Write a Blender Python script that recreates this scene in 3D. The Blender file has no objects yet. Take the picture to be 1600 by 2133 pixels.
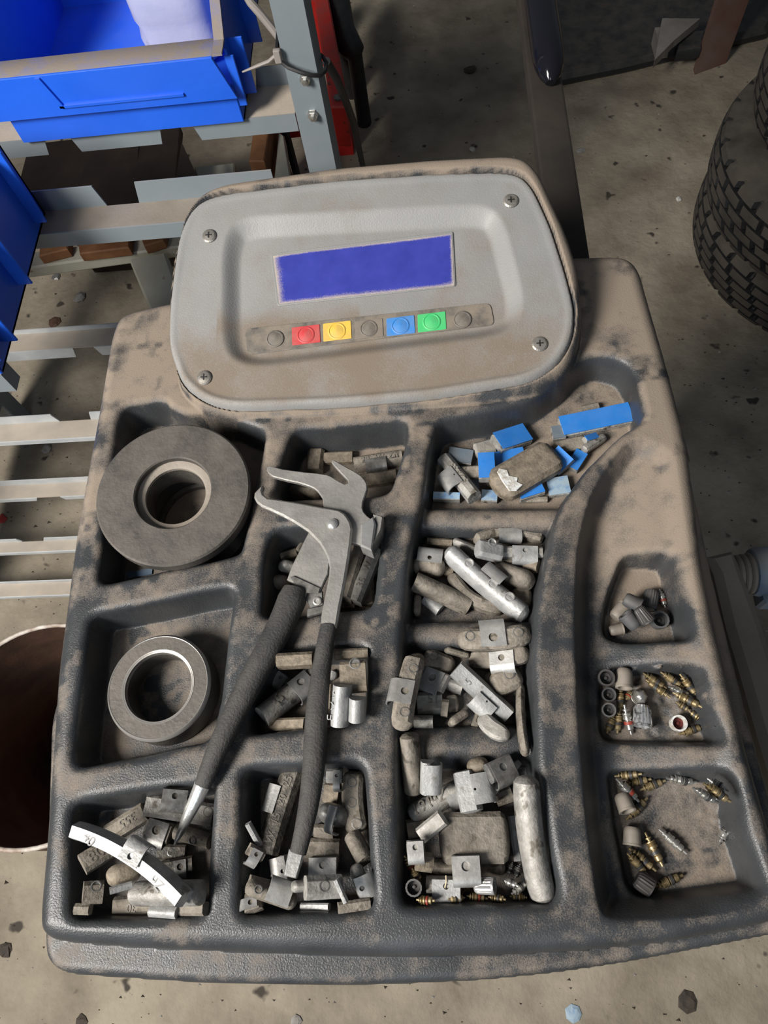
import bpy, math, random
import numpy as np
from mathutils import Vector, Matrix

S = bpy.context.scene
C = S.collection
random.seed(7)
rng = np.random.RandomState(11)

# ------------------------------------------------------------------ camera, world, light, exposure
HC, TZ = 1.30, .88            # camera height, tray top height (m)
FPX = 1540.0
nrm = np.array([180., 717.5, FPX]); nrm /= np.linalg.norm(nrm)      # straight down, in camera axes (right, down, forward)
_x = np.array([1., 0, 0]); _x = _x - (_x @ nrm) * nrm; _x /= np.linalg.norm(_x)
_z = -nrm; _y = np.cross(_z, _x)
BAS = np.array([_x, _y, _z])
cam_d = bpy.data.cameras.new('camera'); cam = bpy.data.objects.new('camera', cam_d); C.objects.link(cam)
cam_d.sensor_fit = 'VERTICAL'; cam_d.sensor_height = 36; cam_d.lens = FPX / 2133 * 36
cam_d.clip_start = .02; cam_d.clip_end = 60
r_, d_, f_ = BAS @ [1, 0, 0], BAS @ [0, 1, 0], BAS @ [0, 0, 1]
M = Matrix(((r_[0], -d_[0], -f_[0], 0), (r_[1], -d_[1], -f_[1], 0), (r_[2], -d_[2], -f_[2], HC), (0, 0, 0, 1)))
cam.matrix_world = M
S.camera = cam

w = bpy.data.worlds.new('world'); S.world = w; w.use_nodes = True
bg = w.node_tree.nodes['Background']; bg.inputs[0].default_value = (.80, .88, 1, 1); bg.inputs[1].default_value = .065

def area(name, loc, target, size, power, col, sy=None):
    l = bpy.data.lights.new(name, 'AREA'); l.energy = power; l.color = col; l.size = size
    if sy: l.shape = 'RECTANGLE'; l.size_y = sy
    o = bpy.data.objects.new(name, l); C.objects.link(o); o.location = loc
    o.rotation_euler = (Vector(target) - Vector(loc)).to_track_quat('-Z', 'Y').to_euler()
    return o
area('workshop_window_light', (-1.25, -.55, 2.12), (-.1, .3, .85), .5, 56, (1, .955, .895), .7)
area('rear_fill_light', (-.3, -2.4, 2.7), (0, .3, .8), 1.2, 13, (.82, .90, 1))  # added cool fill from behind the operator, stands for no known ceiling lamp
S.view_settings.view_transform = 'Standard'; S.view_settings.look = 'None'
S.view_settings.gamma = 1; S.view_settings.use_curve_mapping = False
S.view_settings.exposure = .42

# ------------------------------------------------------------------ helpers
def ray(u, v): return BAS @ np.array([u - 800., v - 1066.5, FPX])
def W(u, v, z, b=0.):            # point where the sight line meets the plane z = z + b*y
    d = ray(u, v); t = (z - HC) / (d[2] - b * d[1]); return Vector((d[0] * t, d[1] * t, HC + d[2] * t))
def WY(u, v, Y):
    d = ray(u, v); t = Y / d[1]; return Vector((d[0] * t, Y, HC + d[2] * t))
def depth(p): return -((BAS.T @ (np.array(p) - [0, 0, HC]))[2]) * -1
def mpp(p): return depth(p) / FPX        # metres per pixel there

def lin(c):
    c = c / 255.; return c / 12.92 if c <= .04045 else ((c + .055) / 1.055) ** 2.4
def rgb(r, g, b): return (lin(r), lin(g), lin(b), 1)

def mat(name, c1, c2=None, scale=60, rough=.6, metal=0, bump=.0, bscale=None, dust=0, dustc=(.225, .195, .155, 1), dscale=25, lo=.35, hi=.65, var=.0, spots=None, detail=4, spec=.5, attr=None):
    m = bpy.data.materials.new(name); m.use_nodes = True
    nt = m.node_tree; N = nt.nodes; L = nt.links; p = N['Principled BSDF']
    p.inputs['Roughness'].default_value = rough; p.inputs['Metallic'].default_value = metal
    p.inputs['Specular IOR Level'].default_value = spec
    tc = N.new('ShaderNodeTexCoord'); info = N.new('ShaderNodeObjectInfo')
    off = N.new('ShaderNodeVectorMath'); off.operation = 'MULTIPLY_ADD'
    L.new(info.outputs['Random'], off.inputs[0]); off.inputs[1].default_value = (3.1, 5.7, 2.3); L.new(tc.outputs['Object'], off.inputs[2])
    def noise(sc, det=detail, r=.6):
        n = N.new('ShaderNodeTexNoise'); n.inputs['Scale'].default_value = sc; n.inputs['Detail'].default_value = det; n.inputs['Roughness'].default_value = r
        L.new(off.outputs[0], n.inputs['Vector']); return n
    def rng_(sock, a, b, c=0., d=1.):
        q = N.new('ShaderNodeMapRange'); q.inputs[1].default_value = a; q.inputs[2].default_value = b; q.inputs[3].default_value = c; q.inputs[4].default_value = d
        L.new(sock, q.inputs[0]); return q.outputs[0]
    def mix(f, a, b):
        q = N.new('ShaderNodeMix'); q.data_type = 'RGBA'
        if isinstance(f, float): q.inputs[0].default_value = f
        else: L.new(f, q.inputs[0])
        for s, i in ((a, 6), (b, 7)):
            if isinstance(s, tuple): q.inputs[i].default_value = s
            else: L.new(s, q.inputs[i])
        return q.outputs[2]
    def math_(op, a, b):
        q = N.new('ShaderNodeMath'); q.operation = op; q.use_clamp = True
        for s, i in ((a, 0), (b, 1)):
            if isinstance(s, (int, float)): q.inputs[i].default_value = s
            else: L.new(s, q.inputs[i])
        return q.outputs[0]
    c2 = c2 or c1
    col = mix(rng_(noise(scale).outputs[0], lo, hi), c1, c2)
    if spots:
        col = mix(rng_(noise(spots[0], 2, .5).outputs[0], spots[1], spots[1] + .05), col, spots[2])
    df = None
    if dust or attr:
        g = N.new('ShaderNodeNewGeometry'); sx = N.new('ShaderNodeSeparateXYZ'); L.new(g.outputs['Normal'], sx.inputs[0])
        up = rng_(sx.outputs[2], .1, .95)
        dn = noise(dscale, 6, .65).outputs[0]
        if attr:
            at = N.new('ShaderNodeAttribute'); at.attribute_name = attr
            a2 = N.new('ShaderNodeMath'); a2.operation = 'ADD'; L.new(at.outputs['Fac'], a2.inputs[0]); L.new(dn, a2.inputs[1])
            a3 = N.new('ShaderNodeMath'); a3.operation = 'MULTIPLY_ADD'; L.new(noise(1400, 2, .6).outputs[0], a3.inputs[0]); a3.inputs[1].default_value = .75; L.new(a2.outputs[0], a3.inputs[2])
            a4 = N.new('ShaderNodeMath'); a4.operation = 'ADD'; L.new(rng_(sx.outputs[2], .25, .97, -.62, 0), a4.inputs[0]); L.new(a3.outputs[0], a4.inputs[1])
            df = rng_(a4.outputs[0], 1.10, 1.75)
        else:
            df = math_('MULTIPLY', math_('MULTIPLY', up, rng_(dn, .3, .6)), float(dust))
        col = mix(df, col, dustc)
        rr = N.new('ShaderNodeMapRange'); rr.inputs[3].default_value = rough; rr.inputs[4].default_value = .95; L.new(df, rr.inputs[0]); L.new(rr.outputs[0], p.inputs['Roughness'])
        if metal:
            rm = N.new('ShaderNodeMapRange'); rm.inputs[3].default_value = metal; rm.inputs[4].default_value = 0; L.new(df, rm.inputs[0]); L.new(rm.outputs[0], p.inputs['Metallic'])
    if var:
        hs = N.new('ShaderNodeHueSaturation'); L.new(col, hs.inputs['Color'])
        L.new(rng_(info.outputs['Random'], 0, 1, 1 - var, 1 + var), hs.inputs['Value']); col = hs.outputs[0]
    L.new(col, p.inputs['Base Color'])
    if bump:
        b = N.new('ShaderNodeBump'); b.inputs['Strength'].default_value = .8; b.inputs['Distance'].default_value = bump
        L.new(noise(bscale or scale * 4, 3, .6).outputs[0], b.inputs['Height']); L.new(b.outputs[0], p.inputs['Normal'])
    return m

DUSTC = (.235, .19, .148, 1)
MT = {}
MT['tray'] = mat('charcoal_plastic', (.030, .032, .035, 1), (.046, .049, .053, 1), 30, .36, 0, .00034, 1000, dustc=DUSTC, dscale=38, attr='dust')
MT['panel'] = mat('grey_panel_plastic', (.225, .225, .222, 1), (.255, .255, .25, 1), 20, .5, 0, .00025, 900, dustc=(.185, .148, .113, 1), dscale=30, attr='dust')
MT['bright'] = mat('bright_zinc', (.27, .275, .275, 1), (.40, .405, .40, 1), 110, .45, .25, .0004, 500, dust=.15, spots=(160, .66, (.22, .21, .19, 1)), var=.08)
MT['zinc'] = mat('dull_zinc', (.22, .215, .20, 1), (.40, .39, .37, 1), 160, .45, .3, .0006, 450, dust=.40, spots=(120, .63, (.10, .09, .075, 1)), var=.15)
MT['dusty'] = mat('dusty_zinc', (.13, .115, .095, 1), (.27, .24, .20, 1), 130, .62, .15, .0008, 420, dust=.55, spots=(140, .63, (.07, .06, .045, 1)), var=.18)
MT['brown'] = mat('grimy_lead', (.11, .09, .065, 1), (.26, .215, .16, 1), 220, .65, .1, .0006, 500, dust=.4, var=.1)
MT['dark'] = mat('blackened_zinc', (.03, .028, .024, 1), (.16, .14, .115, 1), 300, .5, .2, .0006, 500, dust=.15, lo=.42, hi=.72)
MT['clip'] = mat('spring_steel_clip', (.33, .33, .325, 1), (.50, .50, .49, 1), 120, .35, .6, .0002, 400, dust=.35, var=.15)
MT['clipdark'] = mat('dark_steel_clip', (.10, .10, .10, 1), (.28, .28, .27, 1), 180, .38, .6, .0002, 400, dust=.25)
MT['blue'] = mat('blue_tape', (.015, .17, .55, 1), (.025, .20, .62, 1), 60, .35, 0, 0, dust=.12, dustc=(.2, .25, .35, 1), dscale=90)
MT['paleblue'] = mat('pale_blue_tape', (.30, .42, .52, 1), (.14, .28, .50, 1), 90, .45, 0, 0, dust=.3, lo=.5, hi=.62)
MT['scrap'] = mat('dirty_blue_tape', (.02, .12, .28, 1), (.06, .13, .2, 1), 90, .6, 0, 0, dust=.3)
MT['teal'] = mat('dusty_blue_tape', (.05, .10, .16, 1), (.08, .14, .20, 1), 70, .6, 0, 0, dust=.4)
MT['white'] = mat('white_foam_tape', (.66, .68, .68, 1), (.40, .36, .30, 1), 300, .7, 0, .0008, 300)
MT['lettersb'] = mat('embossed_marks_bright', (.27, .27, .265, 1), None, 200, .5, .2)
MT['letters'] = mat('embossed_marks', (.14, .125, .105, 1), (.20, .185, .16, 1), 200, .6, .1)
MT['plier'] = mat('forged_steel', (.27, .262, .245, 1), (.35, .342, .325, 1), 70, .38, .5, .0003, 400, dust=.3, dustc=(.24, .215, .185, 1))
MT['steelb'] = mat('polished_steel', (.50, .50, .49, 1), (.60, .60, .58, 1), 80, .3, .7, .0002, 400)
MT['grip'] = mat('black_rubber_grip', (.022, .022, .022, 1), (.035, .034, .033, 1), 60, .7, 0, .0007, 700, dust=.14, dustc=(.16, .145, .125, 1), dscale=60)
MT['ring'] = mat('dusty_steel_ring', (.065, .06, .054, 1), (.12, .108, .093, 1), 45, .5, .3, .0004, 400, dust=.45, dustc=(.135, .12, .105, 1), dscale=60)
MT['ringedge'] = mat('machined_ring_edge', (.42, .40, .37, 1), (.5, .48, .45, 1), 60, .35, .6)
MT['rubber'] = mat('black_rubber', (.012, .012, .013, 1), (.022, .022, .023, 1), 60, .5)
MT['brass'] = mat('brass', (.23, .175, .09, 1), (.38, .30, .16, 1), 200, .34, .8, .0001, 500, dust=.4, dustc=(.2, .16, .11, 1), var=.2)
MT['nickel'] = mat('nickel_plated', (.42, .41, .38, 1), (.62, .61, .58, 1), 200, .28, .85, var=.1)
MT['redseal'] = mat('red_seal', (.22, .03, .018, 1), None, 60, .5)
MT['blackseal'] = mat('black_seal', (.03, .03, .03, 1), None, 60, .5)
MT['capgrey'] = mat('grey_plastic_cap', (.045, .048, .053, 1), (.07, .072, .077, 1), 90, .55, 0, dust=.25, dscale=80, var=.15)
MT['capblack'] = mat('black_plastic_cap', (.022, .023, .025, 1), (.035, .035, .037, 1), 90, .4, 0, dust=.15)
MT['capcream'] = mat('beige_plastic_cap', (.19, .165, .138, 1), (.26, .23, .195, 1), 90, .5, 0, dust=.2)
MT['chrome'] = mat('worn_chrome', (.75, .76, .77, 1), (.10, .10, .10, 1), 260, .2, .8, 0, lo=.5, hi=.6)
MT['redrubber'] = mat('dark_red_rubber', (.10, .012, .008, 1), None, 60, .6)
MT['lcd'] = mat('blue_display', (.032, .042, .28, 1), (.042, .052, .33, 1), 60, .35, 0, 0, dustc=(.42, .36, .30, 1), attr='dust')
MT['btn_r'] = mat('red_button', (.55, .03, .04, 1), None, 60, .45, 0, dust=.35, dscale=120)
MT['btn_y'] = mat('yellow_button', (.75, .48, .06, 1), None, 60, .45, 0, dust=.35, dscale=120)
MT['btn_b'] = mat('blue_button', (.03, .22, .60, 1), None, 60, .45, 0, dust=.3, dscale=120)
MT['btn_g'] = mat('green_button', (.05, .50, .16, 1), None, 60, .45, 0, dust=.15, dscale=120)
MT['btn_k'] = mat('grey_button', (.085, .08, .075, 1), (.12, .105, .09, 1), 90, .5, 0, dust=.6, dscale=150)
MT['btn_t'] = mat('taupe_pad', (.17, .145, .12, 1), None, 90, .5, 0, dust=.5, dscale=150)
MT['strip'] = mat('keypad_film', (.05, .052, .055, 1), (.16, .14, .115, 1), 110, .45, 0, .0003, 300, dust=.85, dustc=(.22, .185, .145, 1), dscale=70)
MT['screw'] = mat('screw_steel', (.24, .225, .20, 1), (.36, .34, .31, 1), 200, .4, .6)
MT['hole'] = mat('dark_recess', (.01, .01, .01, 1), None, 60, .7)
MT['floor'] = mat('dirty_concrete', (.18, .150, .112, 1), (.345, .30, .228, 1), 7, .85, 0, .003, 60, spots=(24, .67, (.05, .042, .033, 1)), detail=9)
MT['bluebin'] = mat('blue_polypropylene', (.018, .125, .76, 1), (.022, .14, .82, 1), 12, .3, 0, .0002, 200, dust=.10, dustc=(.25, .25, .30, 1), dscale=30)
MT['bindust'] = mat('dusty_blue_ledge', (.26, .22, .19, 1), (.20, .20, .32, 1), 40, .8, 0, .0003, 300, lo=.45, hi=.7)
MT['rack'] = mat('grey_painted_steel', (.215, .255, .28, 1), (.235, .27, .295, 1), 20, .42, .05, 0, dust=.35, dustc=(.36, .30, .23, 1), dscale=12)
MT['rackdust'] = mat('dust_covered_steel', (.48, .41, .33, 1), (.36, .32, .27, 1), 12, .8, 0, .0004, 300)
MT['rackbright'] = mat('galvanised_steel', (.56, .60, .63, 1), (.70, .73, .74, 1), 30, .4, .2, 0, dust=.35, dscale=10)
MT['cream'] = mat('chipped_cream_paint', (.50, .49, .41, 1), (.42, .40, .33, 1), 14, .5, 0, .0006, 100, spots=(30, .68, (.25, .13, .06, 1)))
MT['wood'] = mat('reddish_wood', (.16, .065, .025, 1), (.26, .12, .05, 1), 18, .7, 0, .0008, 120)
MT['wooddark'] = mat('dark_stained_wood', (.018, .011, .008, 1), (.032, .020, .014, 1), 14, .6, 0, .0006, 120)
MT['black'] = mat('black_plastic_sheet', (.014, .015, .017, 1), (.024, .025, .027, 1), 8, .5, 0, .002, 30, dust=.2)
MT['gloss'] = mat('gloss_black_tube', (.008, .008, .012, 1), None, 30, .10)
MT['armdust'] = mat('dusty_brown_steel', (.020, .016, .0125, 1), (.036, .028, .022, 1), 12, .7, 0, .0003, 200)
MT['armgrey'] = mat('dusty_grey_casting', (.22, .19, .155, 1), (.28, .245, .205, 1), 14, .7, 0, .0004, 300)
MT['red'] = mat('red_enamel', (.55, .018, .012, 1), (.42, .014, .01, 1), 25, .5, 0, 0, dust=.2, spots=(60, .66, (.06, .02, .015, 1)))
MT['tyre'] = mat('dusty_tyre_rubber', (.042, .036, .030, 1), (.085, .072, .058, 1), 10, .85, 0, .0008, 200, dust=.2)
MT['rust'] = mat('rusty_drum_steel', (.16, .085, .055, 1), (.05, .03, .022, 1), 9, .6, .2, .0006, 80, lo=.3, hi=.7)
MT['rim'] = mat('pale_worn_rim', (.62, .58, .52, 1), (.28, .2, .15, 1), 40, .6)
MT['lilac'] = mat('lilac_plastic_jug', (.42, .46, .70, 1), (.52, .54, .74, 1), 8, .35, 0, .0006, 60, spots=(14, .68, (.18, .16, .18, 1)))
MT['greysheet'] = mat('grey_sheet_metal', (.30, .28, .26, 1), (.2, .18, .16, 1), 12, .5, .2)
MT['rustpanel'] = mat('brown_red_panel', (.13, .055, .04, 1), (.16, .11, .09, 1), 8, .6)
MT['machblue'] = mat('worn_blue_paint', (.07, .18, .34, 1), (.22, .23, .23, 1), 26, .5, .1, 0, dust=.5)
MT['cable'] = mat('black_cable', (.014, .014, .015, 1), None, 60, .5)
MT['cablegrey'] = mat('grey_cable', (.30, .27, .25, 1), None, 60, .6)
MT['cabinet'] = mat('dark_cabinet_steel', (.012, .012, .013, 1), (.02, .02, .02, 1), 12, .6)
MT['thread'] = mat('straw_thread', (.55, .47, .33, 1), None, 60, .8)
MT['chip'] = mat('pebble_grey', (.35, .34, .32, 1), (.2, .18, .16, 1), 60, .8)
MT['leaf'] = mat('dark_crumbs', (.035, .028, .022, 1), (.07, .055, .04, 1), 60, .8)

def mesh_obj(name, V, Fc, m, parent=None, smooth=35, mats=None, idx=None):
    me = bpy.data.meshes.new(name)
    me.from_pydata([tuple(v) for v in V], [], [tuple(f) for f in Fc])
    me.update()
    if smooth:
        me.polygons.foreach_set('use_smooth', [True] * len(me.polygons)); me.set_sharp_from_angle(angle=math.radians(smooth))
    me.materials.append(MT[m])
    for q in (mats or []): me.materials.append(MT[q])
    if idx: me.polygons.foreach_set('material_index', idx)
    o = bpy.data.objects.new(name, me); C.objects.link(o)
    if parent: o.parent = parent
    return o
def tag(o, label=None, cat=None, group=None, kind=None):
    if label: o['label'] = label
    if cat: o['category'] = cat
    if group: o['group'] = group
    if kind: o['kind'] = kind
    return o
def empty(name, loc=(0, 0, 0), rot=None):
    o = bpy.data.objects.new(name, None); C.objects.link(o); o.location = loc; o.empty_display_size = .02
    if rot is not None: o.rotation_euler = rot.to_euler() if hasattr(rot, 'to_euler') else rot
    return o

class G:
    """collects shapes for one mesh"""
    def __init__(s): s.V = []; s.F = []
    def add(s, V, F, T=None):
        n = len(s.V)
        s.V += [tuple(T @ Vector(v)) if T else tuple(v) for v in V]; s.F += [tuple(i + n for i in f) for f in F]; return s
    def box(s, a, b, T=None, bev=0):
        (x0, y0, z0), (x1, y1, z1) = a, b
        if not bev:
            V = [(x, y, z) for z in (z0, z1) for y in (y0, y1) for x in (x0, x1)]
            return s.add(V, [(0, 2, 3, 1), (4, 5, 7, 6), (0, 1, 5, 4), (2, 6, 7, 3), (0, 4, 6, 2), (1, 3, 7, 5)], T)
        q = lambda k: [(x0 + k, y0), (x1 - k, y0), (x1, y0 + k), (x1, y1 - k), (x1 - k, y1), (x0 + k, y1), (x0, y1 - k), (x0, y0 + k)]
        lv = [(bev, bev * .3, z0), (0, bev, z0 + bev * .7), (0, bev, z1 - bev * .7), (bev, bev * .3, z1)]
        V = []
        for ins, kk, z in lv:
            c = [(x0 + ins + kk, y0 + ins), (x1 - ins - kk, y0 + ins), (x1 - ins, y0 + ins + kk), (x1 - ins, y1 - ins - kk), (x1 - ins - kk, y1 - ins), (x0 + ins + kk, y1 - ins), (x0 + ins, y1 - ins - kk), (x0 + ins, y0 + ins + kk)]
            V += [(x, y, z) for x, y in c]
        F = [tuple(range(7, -1, -1)), tuple(range(24, 32))]
        for k in range(3):
            F += [(k * 8 + i, k * 8 + (i + 1) % 8, k * 8 + 8 + (i + 1) % 8, k * 8 + 8 + i) for i in range(8)]
        return s.add(V, F, T)
    def prism(s, P, z0, z1, T=None, bev=0):
        n = len(P); ar = sum(P[i][0] * P[(i + 1) % n][1] - P[(i + 1) % n][0] * P[i][1] for i in range(n))
        if ar < 0: P = P[::-1]
        P = [Vector(p[:2]) for p in P]
        rings = [(0, z0), (0, z1)] if not bev else [(bev, z0), (0, z0 + bev), (0, z1 - bev), (bev, z1)]
        V = []
        for ins, z in rings:
            for i in range(n):
                a, b, c = P[i - 1], P[i], P[(i + 1) % n]
                e1 = (b - a).normalized(); e2 = (c - b).normalized(); nn = Vector((-(e1.y + e2.y), e1.x + e2.x))
                nn = nn.normalized() if nn.length > 1e-6 else Vector((0, 0))
                q = b + nn * ins; V.append((q.x, q.y, z))
        F = [tuple(range(n - 1, -1, -1)), tuple(range((len(rings) - 1) * n, len(rings) * n))]
        for k in range(len(rings) - 1):
            F += [(k * n + i, k * n + (i + 1) % n, (k + 1) * n + (i + 1) % n, (k + 1) * n + i) for i in range(n)]
        return s.add(V, F, T)
    def lathe(s, prof, n=20, T=None, ribs=0, ra=0, closed=False, cap=True):
        """prof: (radius, height) pairs from bottom outside"""
        V = []; m = len(prof)
        for i in range(n):
            a = 2 * math.pi * i / n; k = (1 + ra * (1 if (i % 2) else -1)) if ribs else 1
            for r, z in prof: V.append((r * k * math.cos(a), r * k * math.sin(a), z))
        F = []
        for i in range(n):
            j = (i + 1) % n
            for q in range(m if closed else m - 1):
                q2 = (q + 1) % m
                F.append((i * m + q, j * m + q, j * m + q2, i * m + q2))
        if not closed and cap:
            if prof[0][0] > 1e-6: F.append(tuple(i * m for i in range(n - 1, -1, -1)))
            if prof[-1][0] > 1e-6: F.append(tuple(i * m + m - 1 for i in range(n)))
        return s.add(V, F, T)
    def tube(s, P, r, n=10, T=None, flat=1.0, cap=True):
        P = [Vector(p) for p in P]; R = r if isinstance(r, (list, tuple)) else [r] * len(P)
        V = []; ref = Vector((0, 0, 1))
        for i, p in enumerate(P):
            t = (P[min(i + 1, len(P) - 1)] - P[max(i - 1, 0)]).normalized()
            a = t.cross(ref)
            if a.length < .05: a = t.cross(Vector((0, 1, 0)))
            a.normalize(); b = a.cross(t).normalized()
            for k in range(n):
                q = 2 * math.pi * k / n; V.append(p + a * math.cos(q) * R[i] + b * math.sin(q) * R[i] * flat)
        F = [(i * n + k, i * n + (k + 1) % n, (i + 1) * n + (k + 1) % n, (i + 1) * n + k) for i in range(len(P) - 1) for k in range(n)]
        if cap: F += [tuple(range(n - 1, -1, -1)), tuple((len(P) - 1) * n + k for k in range(n))]
        return s.add(V, F, T)
    def sweep(s, prof, L, bend=0, n=12, er=0, T=None, zb=0, roll=0):
        """profile (y,z) loop swept along x with sideways bend and rounded ends"""
        V = []; m = len(prof); cy = 0; cz = sum(p[1] for p in prof) / m
        for i in range(n + 1):
            a = -math.cos(math.pi * i / n) if er else -1 + 2 * i / n
            x = a * L / 2; e = 1.
            if er:
                over = abs(x) - (L / 2 - er)
                if over > 0: e = math.sqrt(max(0, 1 - (over / er) ** 2)) * .82 + .18
            yo = bend * (1 - a * a); zo = zb * (1 - a * a); sl = -2 * a * bend * 2 / L
            for y, z in prof:
                V.append((x - sl * y * e * .9, yo + y * e, zo + (z if z < 1e-6 else z * (.25 + .75 * e))))
        F = [(i * m + k, (i + 1) * m + k, (i + 1) * m + (k + 1) % m, i * m + (k + 1) % m) for i in range(n) for k in range(m)]
        F += [tuple(range(m)), tuple(n * m + k for k in range(m - 1, -1, -1))]
        return s.add(V, F, T)
    def make(s, name, m, parent=None, smooth=35): return mesh_obj(name, s.V, s.F, m, parent, smooth)

# ------------------------------------------------------------------ floor
g = G(); nx = 60
XS = np.linspace(-4, 4, nx); YS = np.linspace(-3, 6, nx)
g.V = [(x, y, 0) for y in YS for x in XS]
g.F = [(j * nx + i, j * nx + i + 1, (j + 1) * nx + i + 1, (j + 1) * nx + i) for j in range(nx - 1) for i in range(nx - 1)]
tag(g.make('floor', 'floor'), 'dirty speckled concrete workshop floor', None, None, 'structure')

# ------------------------------------------------------------------ tray height field
def fillet(P, r, n=4):
    out = []; k = len(P)
    for i in range(k):
        a, b, c = Vector(P[i - 1][:2]), Vector(P[i][:2]), Vector(P[(i + 1) % k][:2])
        d1 = min(r, (a - b).length * .45); d2 = min(r, (c - b).length * .45)
        p0 = b + (a - b).normalized() * d1; p2 = b + (c - b).normalized() * d2
        for j in range(n + 1):
            t = j / n; q = p0 * (1 - t) ** 2 + b * 2 * t * (1 - t) + p2 * t * t; out.append((q.x, q.y))
    return out
def sdf(P, X, Y):
    """positive inside"""
    P = np.array(P); D = np.full(X.shape, 1e9); ins = np.zeros(X.shape, bool)
    for i in range(len(P)):
        a, b = P[i - 1], P[i]; e = b - a; L2 = e @ e
        if L2 < 1e-14: continue
        t = np.clip(((X - a[0]) * e[0] + (Y - a[1]) * e[1]) / L2, 0, 1)
        D = np.minimum(D, (X - a[0] - t * e[0]) ** 2 + (Y - a[1] - t * e[1]) ** 2)
        if a[1] != b[1]:
            c = ((a[1] > Y) != (b[1] > Y)) & (X < (b[0] - a[0]) * (Y - a[1]) / (b[1] - a[1]) + a[0]); ins ^= c
    D = np.sqrt(D); return np.where(ins, D, -D)
def vn(X, Y, cell, seed):
    r = np.random.RandomState(seed); T = r.rand(256, 256)
    x = X / cell + 64; y = Y / cell + 64; i = np.floor(x).astype(int); j = np.floor(y).astype(int); fx = x - i; fy = y - j
    fx = fx * fx * (3 - 2 * fx); fy = fy * fy * (3 - 2 * fy); q = lambda a, b: T[b % 256, a % 256]
    return (q(i, j) * (1 - fx) + q(i + 1, j) * fx) * (1 - fy) + (q(i, j + 1) * (1 - fx) + q(i + 1, j + 1) * fx) * fy
def px(P, z, b=0): return [tuple(W(u, v, z, b)[:2]) for u, v in P]
def sst(a, b, x): t = np.clip((x - a) / (b - a), 0, 1); return t * t * (3 - 2 * t)

ST = .0009
gx = np.arange(-.262, .222, ST); gy = np.arange(-.078, .535, ST)
X, Y = np.meshgrid(gx, gy)
def drop(s, depth, R=.006, wall=.0035, rb=.003):
    out = np.zeros_like(s)
    a = (s > -R) & (s <= 0); out[a] = R - np.sqrt(np.maximum(0, R * R - (s[a] + R) ** 2))
    t = np.clip(s / wall, 0, 1); c = s > 0
    out[c] = (R + (depth - R) * (1 - (1 - t[c]) ** 1.6) if depth > R else depth)
    out = np.minimum(out, depth)
    return out
def edge(s, z, R, low):
    o = np.full(s.shape, float(z)); a = s < R; o[a] = z - R + np.sqrt(np.maximum(0, R * R - (R - np.maximum(s[a], 0)) ** 2))
    b = s < 0; t = np.clip(-s[b] / .0025, 0, 1); o[b] = (z - R) * (1 - t) + low * t
    return o
OUT = [(80, 1925), (95, 1760), (120, 1400), (160, 1100), (205, 860), (232, 700), (250, 658), (345, 634), (600, 600), (900, 560), (1195, 537), (1300, 535), (1332, 558), (1352, 630), (1390, 760), (1432, 920), (1454, 1090), (1464, 1180), (1490, 1300), (1520, 1420), (1550, 1540), (1584, 1660), (1625, 1800), (1655, 1905), (1600, 1925), (1400, 1965), (1200, 1984), (1000, 1994), (800, 1996), (600, 1990), (300, 1978), (120, 1964), (92, 1950)]
FLG = [(110, 1500), (98, 1900), (97, 1985), (112, 2012), (145, 2030), (400, 2047), (600, 2053), (800, 2052), (1000, 2043), (1150, 2028), (1300, 2006), (1600, 1949), (1680, 1930), (1644, 1800), (1601, 1660), (1568, 1540), (1536, 1420), (1506, 1300), (1477, 1180), (1458, 1090), (1430, 960), (1380, 760), (800, 900), (300, 900)]
LOW = -.085
sO = sdf(fillet(px(OUT, TZ - .006), .012), X, Y); sF = sdf(fillet(px(FLG, TZ - .024), .010), X, Y)
H = np.maximum(edge(sO, 0, .011, LOW), edge(sF, -.019, .006, LOW))
pockets = {
 'P1': ([(262, 856), (345, 842), (360, 858), (385, 870), (455, 866), (514, 890), (557, 904), (506, 1150), (495, 1160), (214, 1219), (228, 1060), (250, 900)], .028),
 'P2': ([(196, 1285), (491, 1229), (463, 1450), (440, 1545), (176, 1598), (163, 1580)], .026),
 'P3': ([(160, 1674), (443, 1633), (446, 1660), (433, 1905), (155, 1912)], .026),
 'P4': ([(512, 1604), (758, 1592), (768, 1700), (777, 1892), (505, 1908)], .026),
 'P5': ([(570, 1364), (765, 1350), (765, 1480), (755, 1504), (530, 1530), (520, 1515), (522, 1470)], .026),
 'P6': ([(575, 1110), (797, 1085), (795, 1130), (779, 1258), (765, 1270), (548, 1290), (560, 1150)], .026),
 'P7': ([(612, 905), (850, 882), (845, 930), (818, 1022), (800, 1035), (580, 1045), (590, 980)], .030),
 'P8': ([(912, 885), (1010, 868), (1110, 842), (1170, 800), (1205, 762), (1245, 748), (1300, 762), (1322, 800), (1338, 882), (1285, 915), (1215, 985), (1172, 1050), (1150, 1095), (1130, 1180), (1108, 1300), (1108, 1400), (1112, 1580), (1125, 1650), (1142, 1770), (1160, 1850), (1150, 1878), (1130, 1882), (850, 1885), (838, 1870), (832, 1700), (832, 1500), (845, 1270), (862, 1120), (885, 1040), (895, 950)], .026),
}
D = np.zeros_like(X); FL = np.zeros_like(X)
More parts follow.
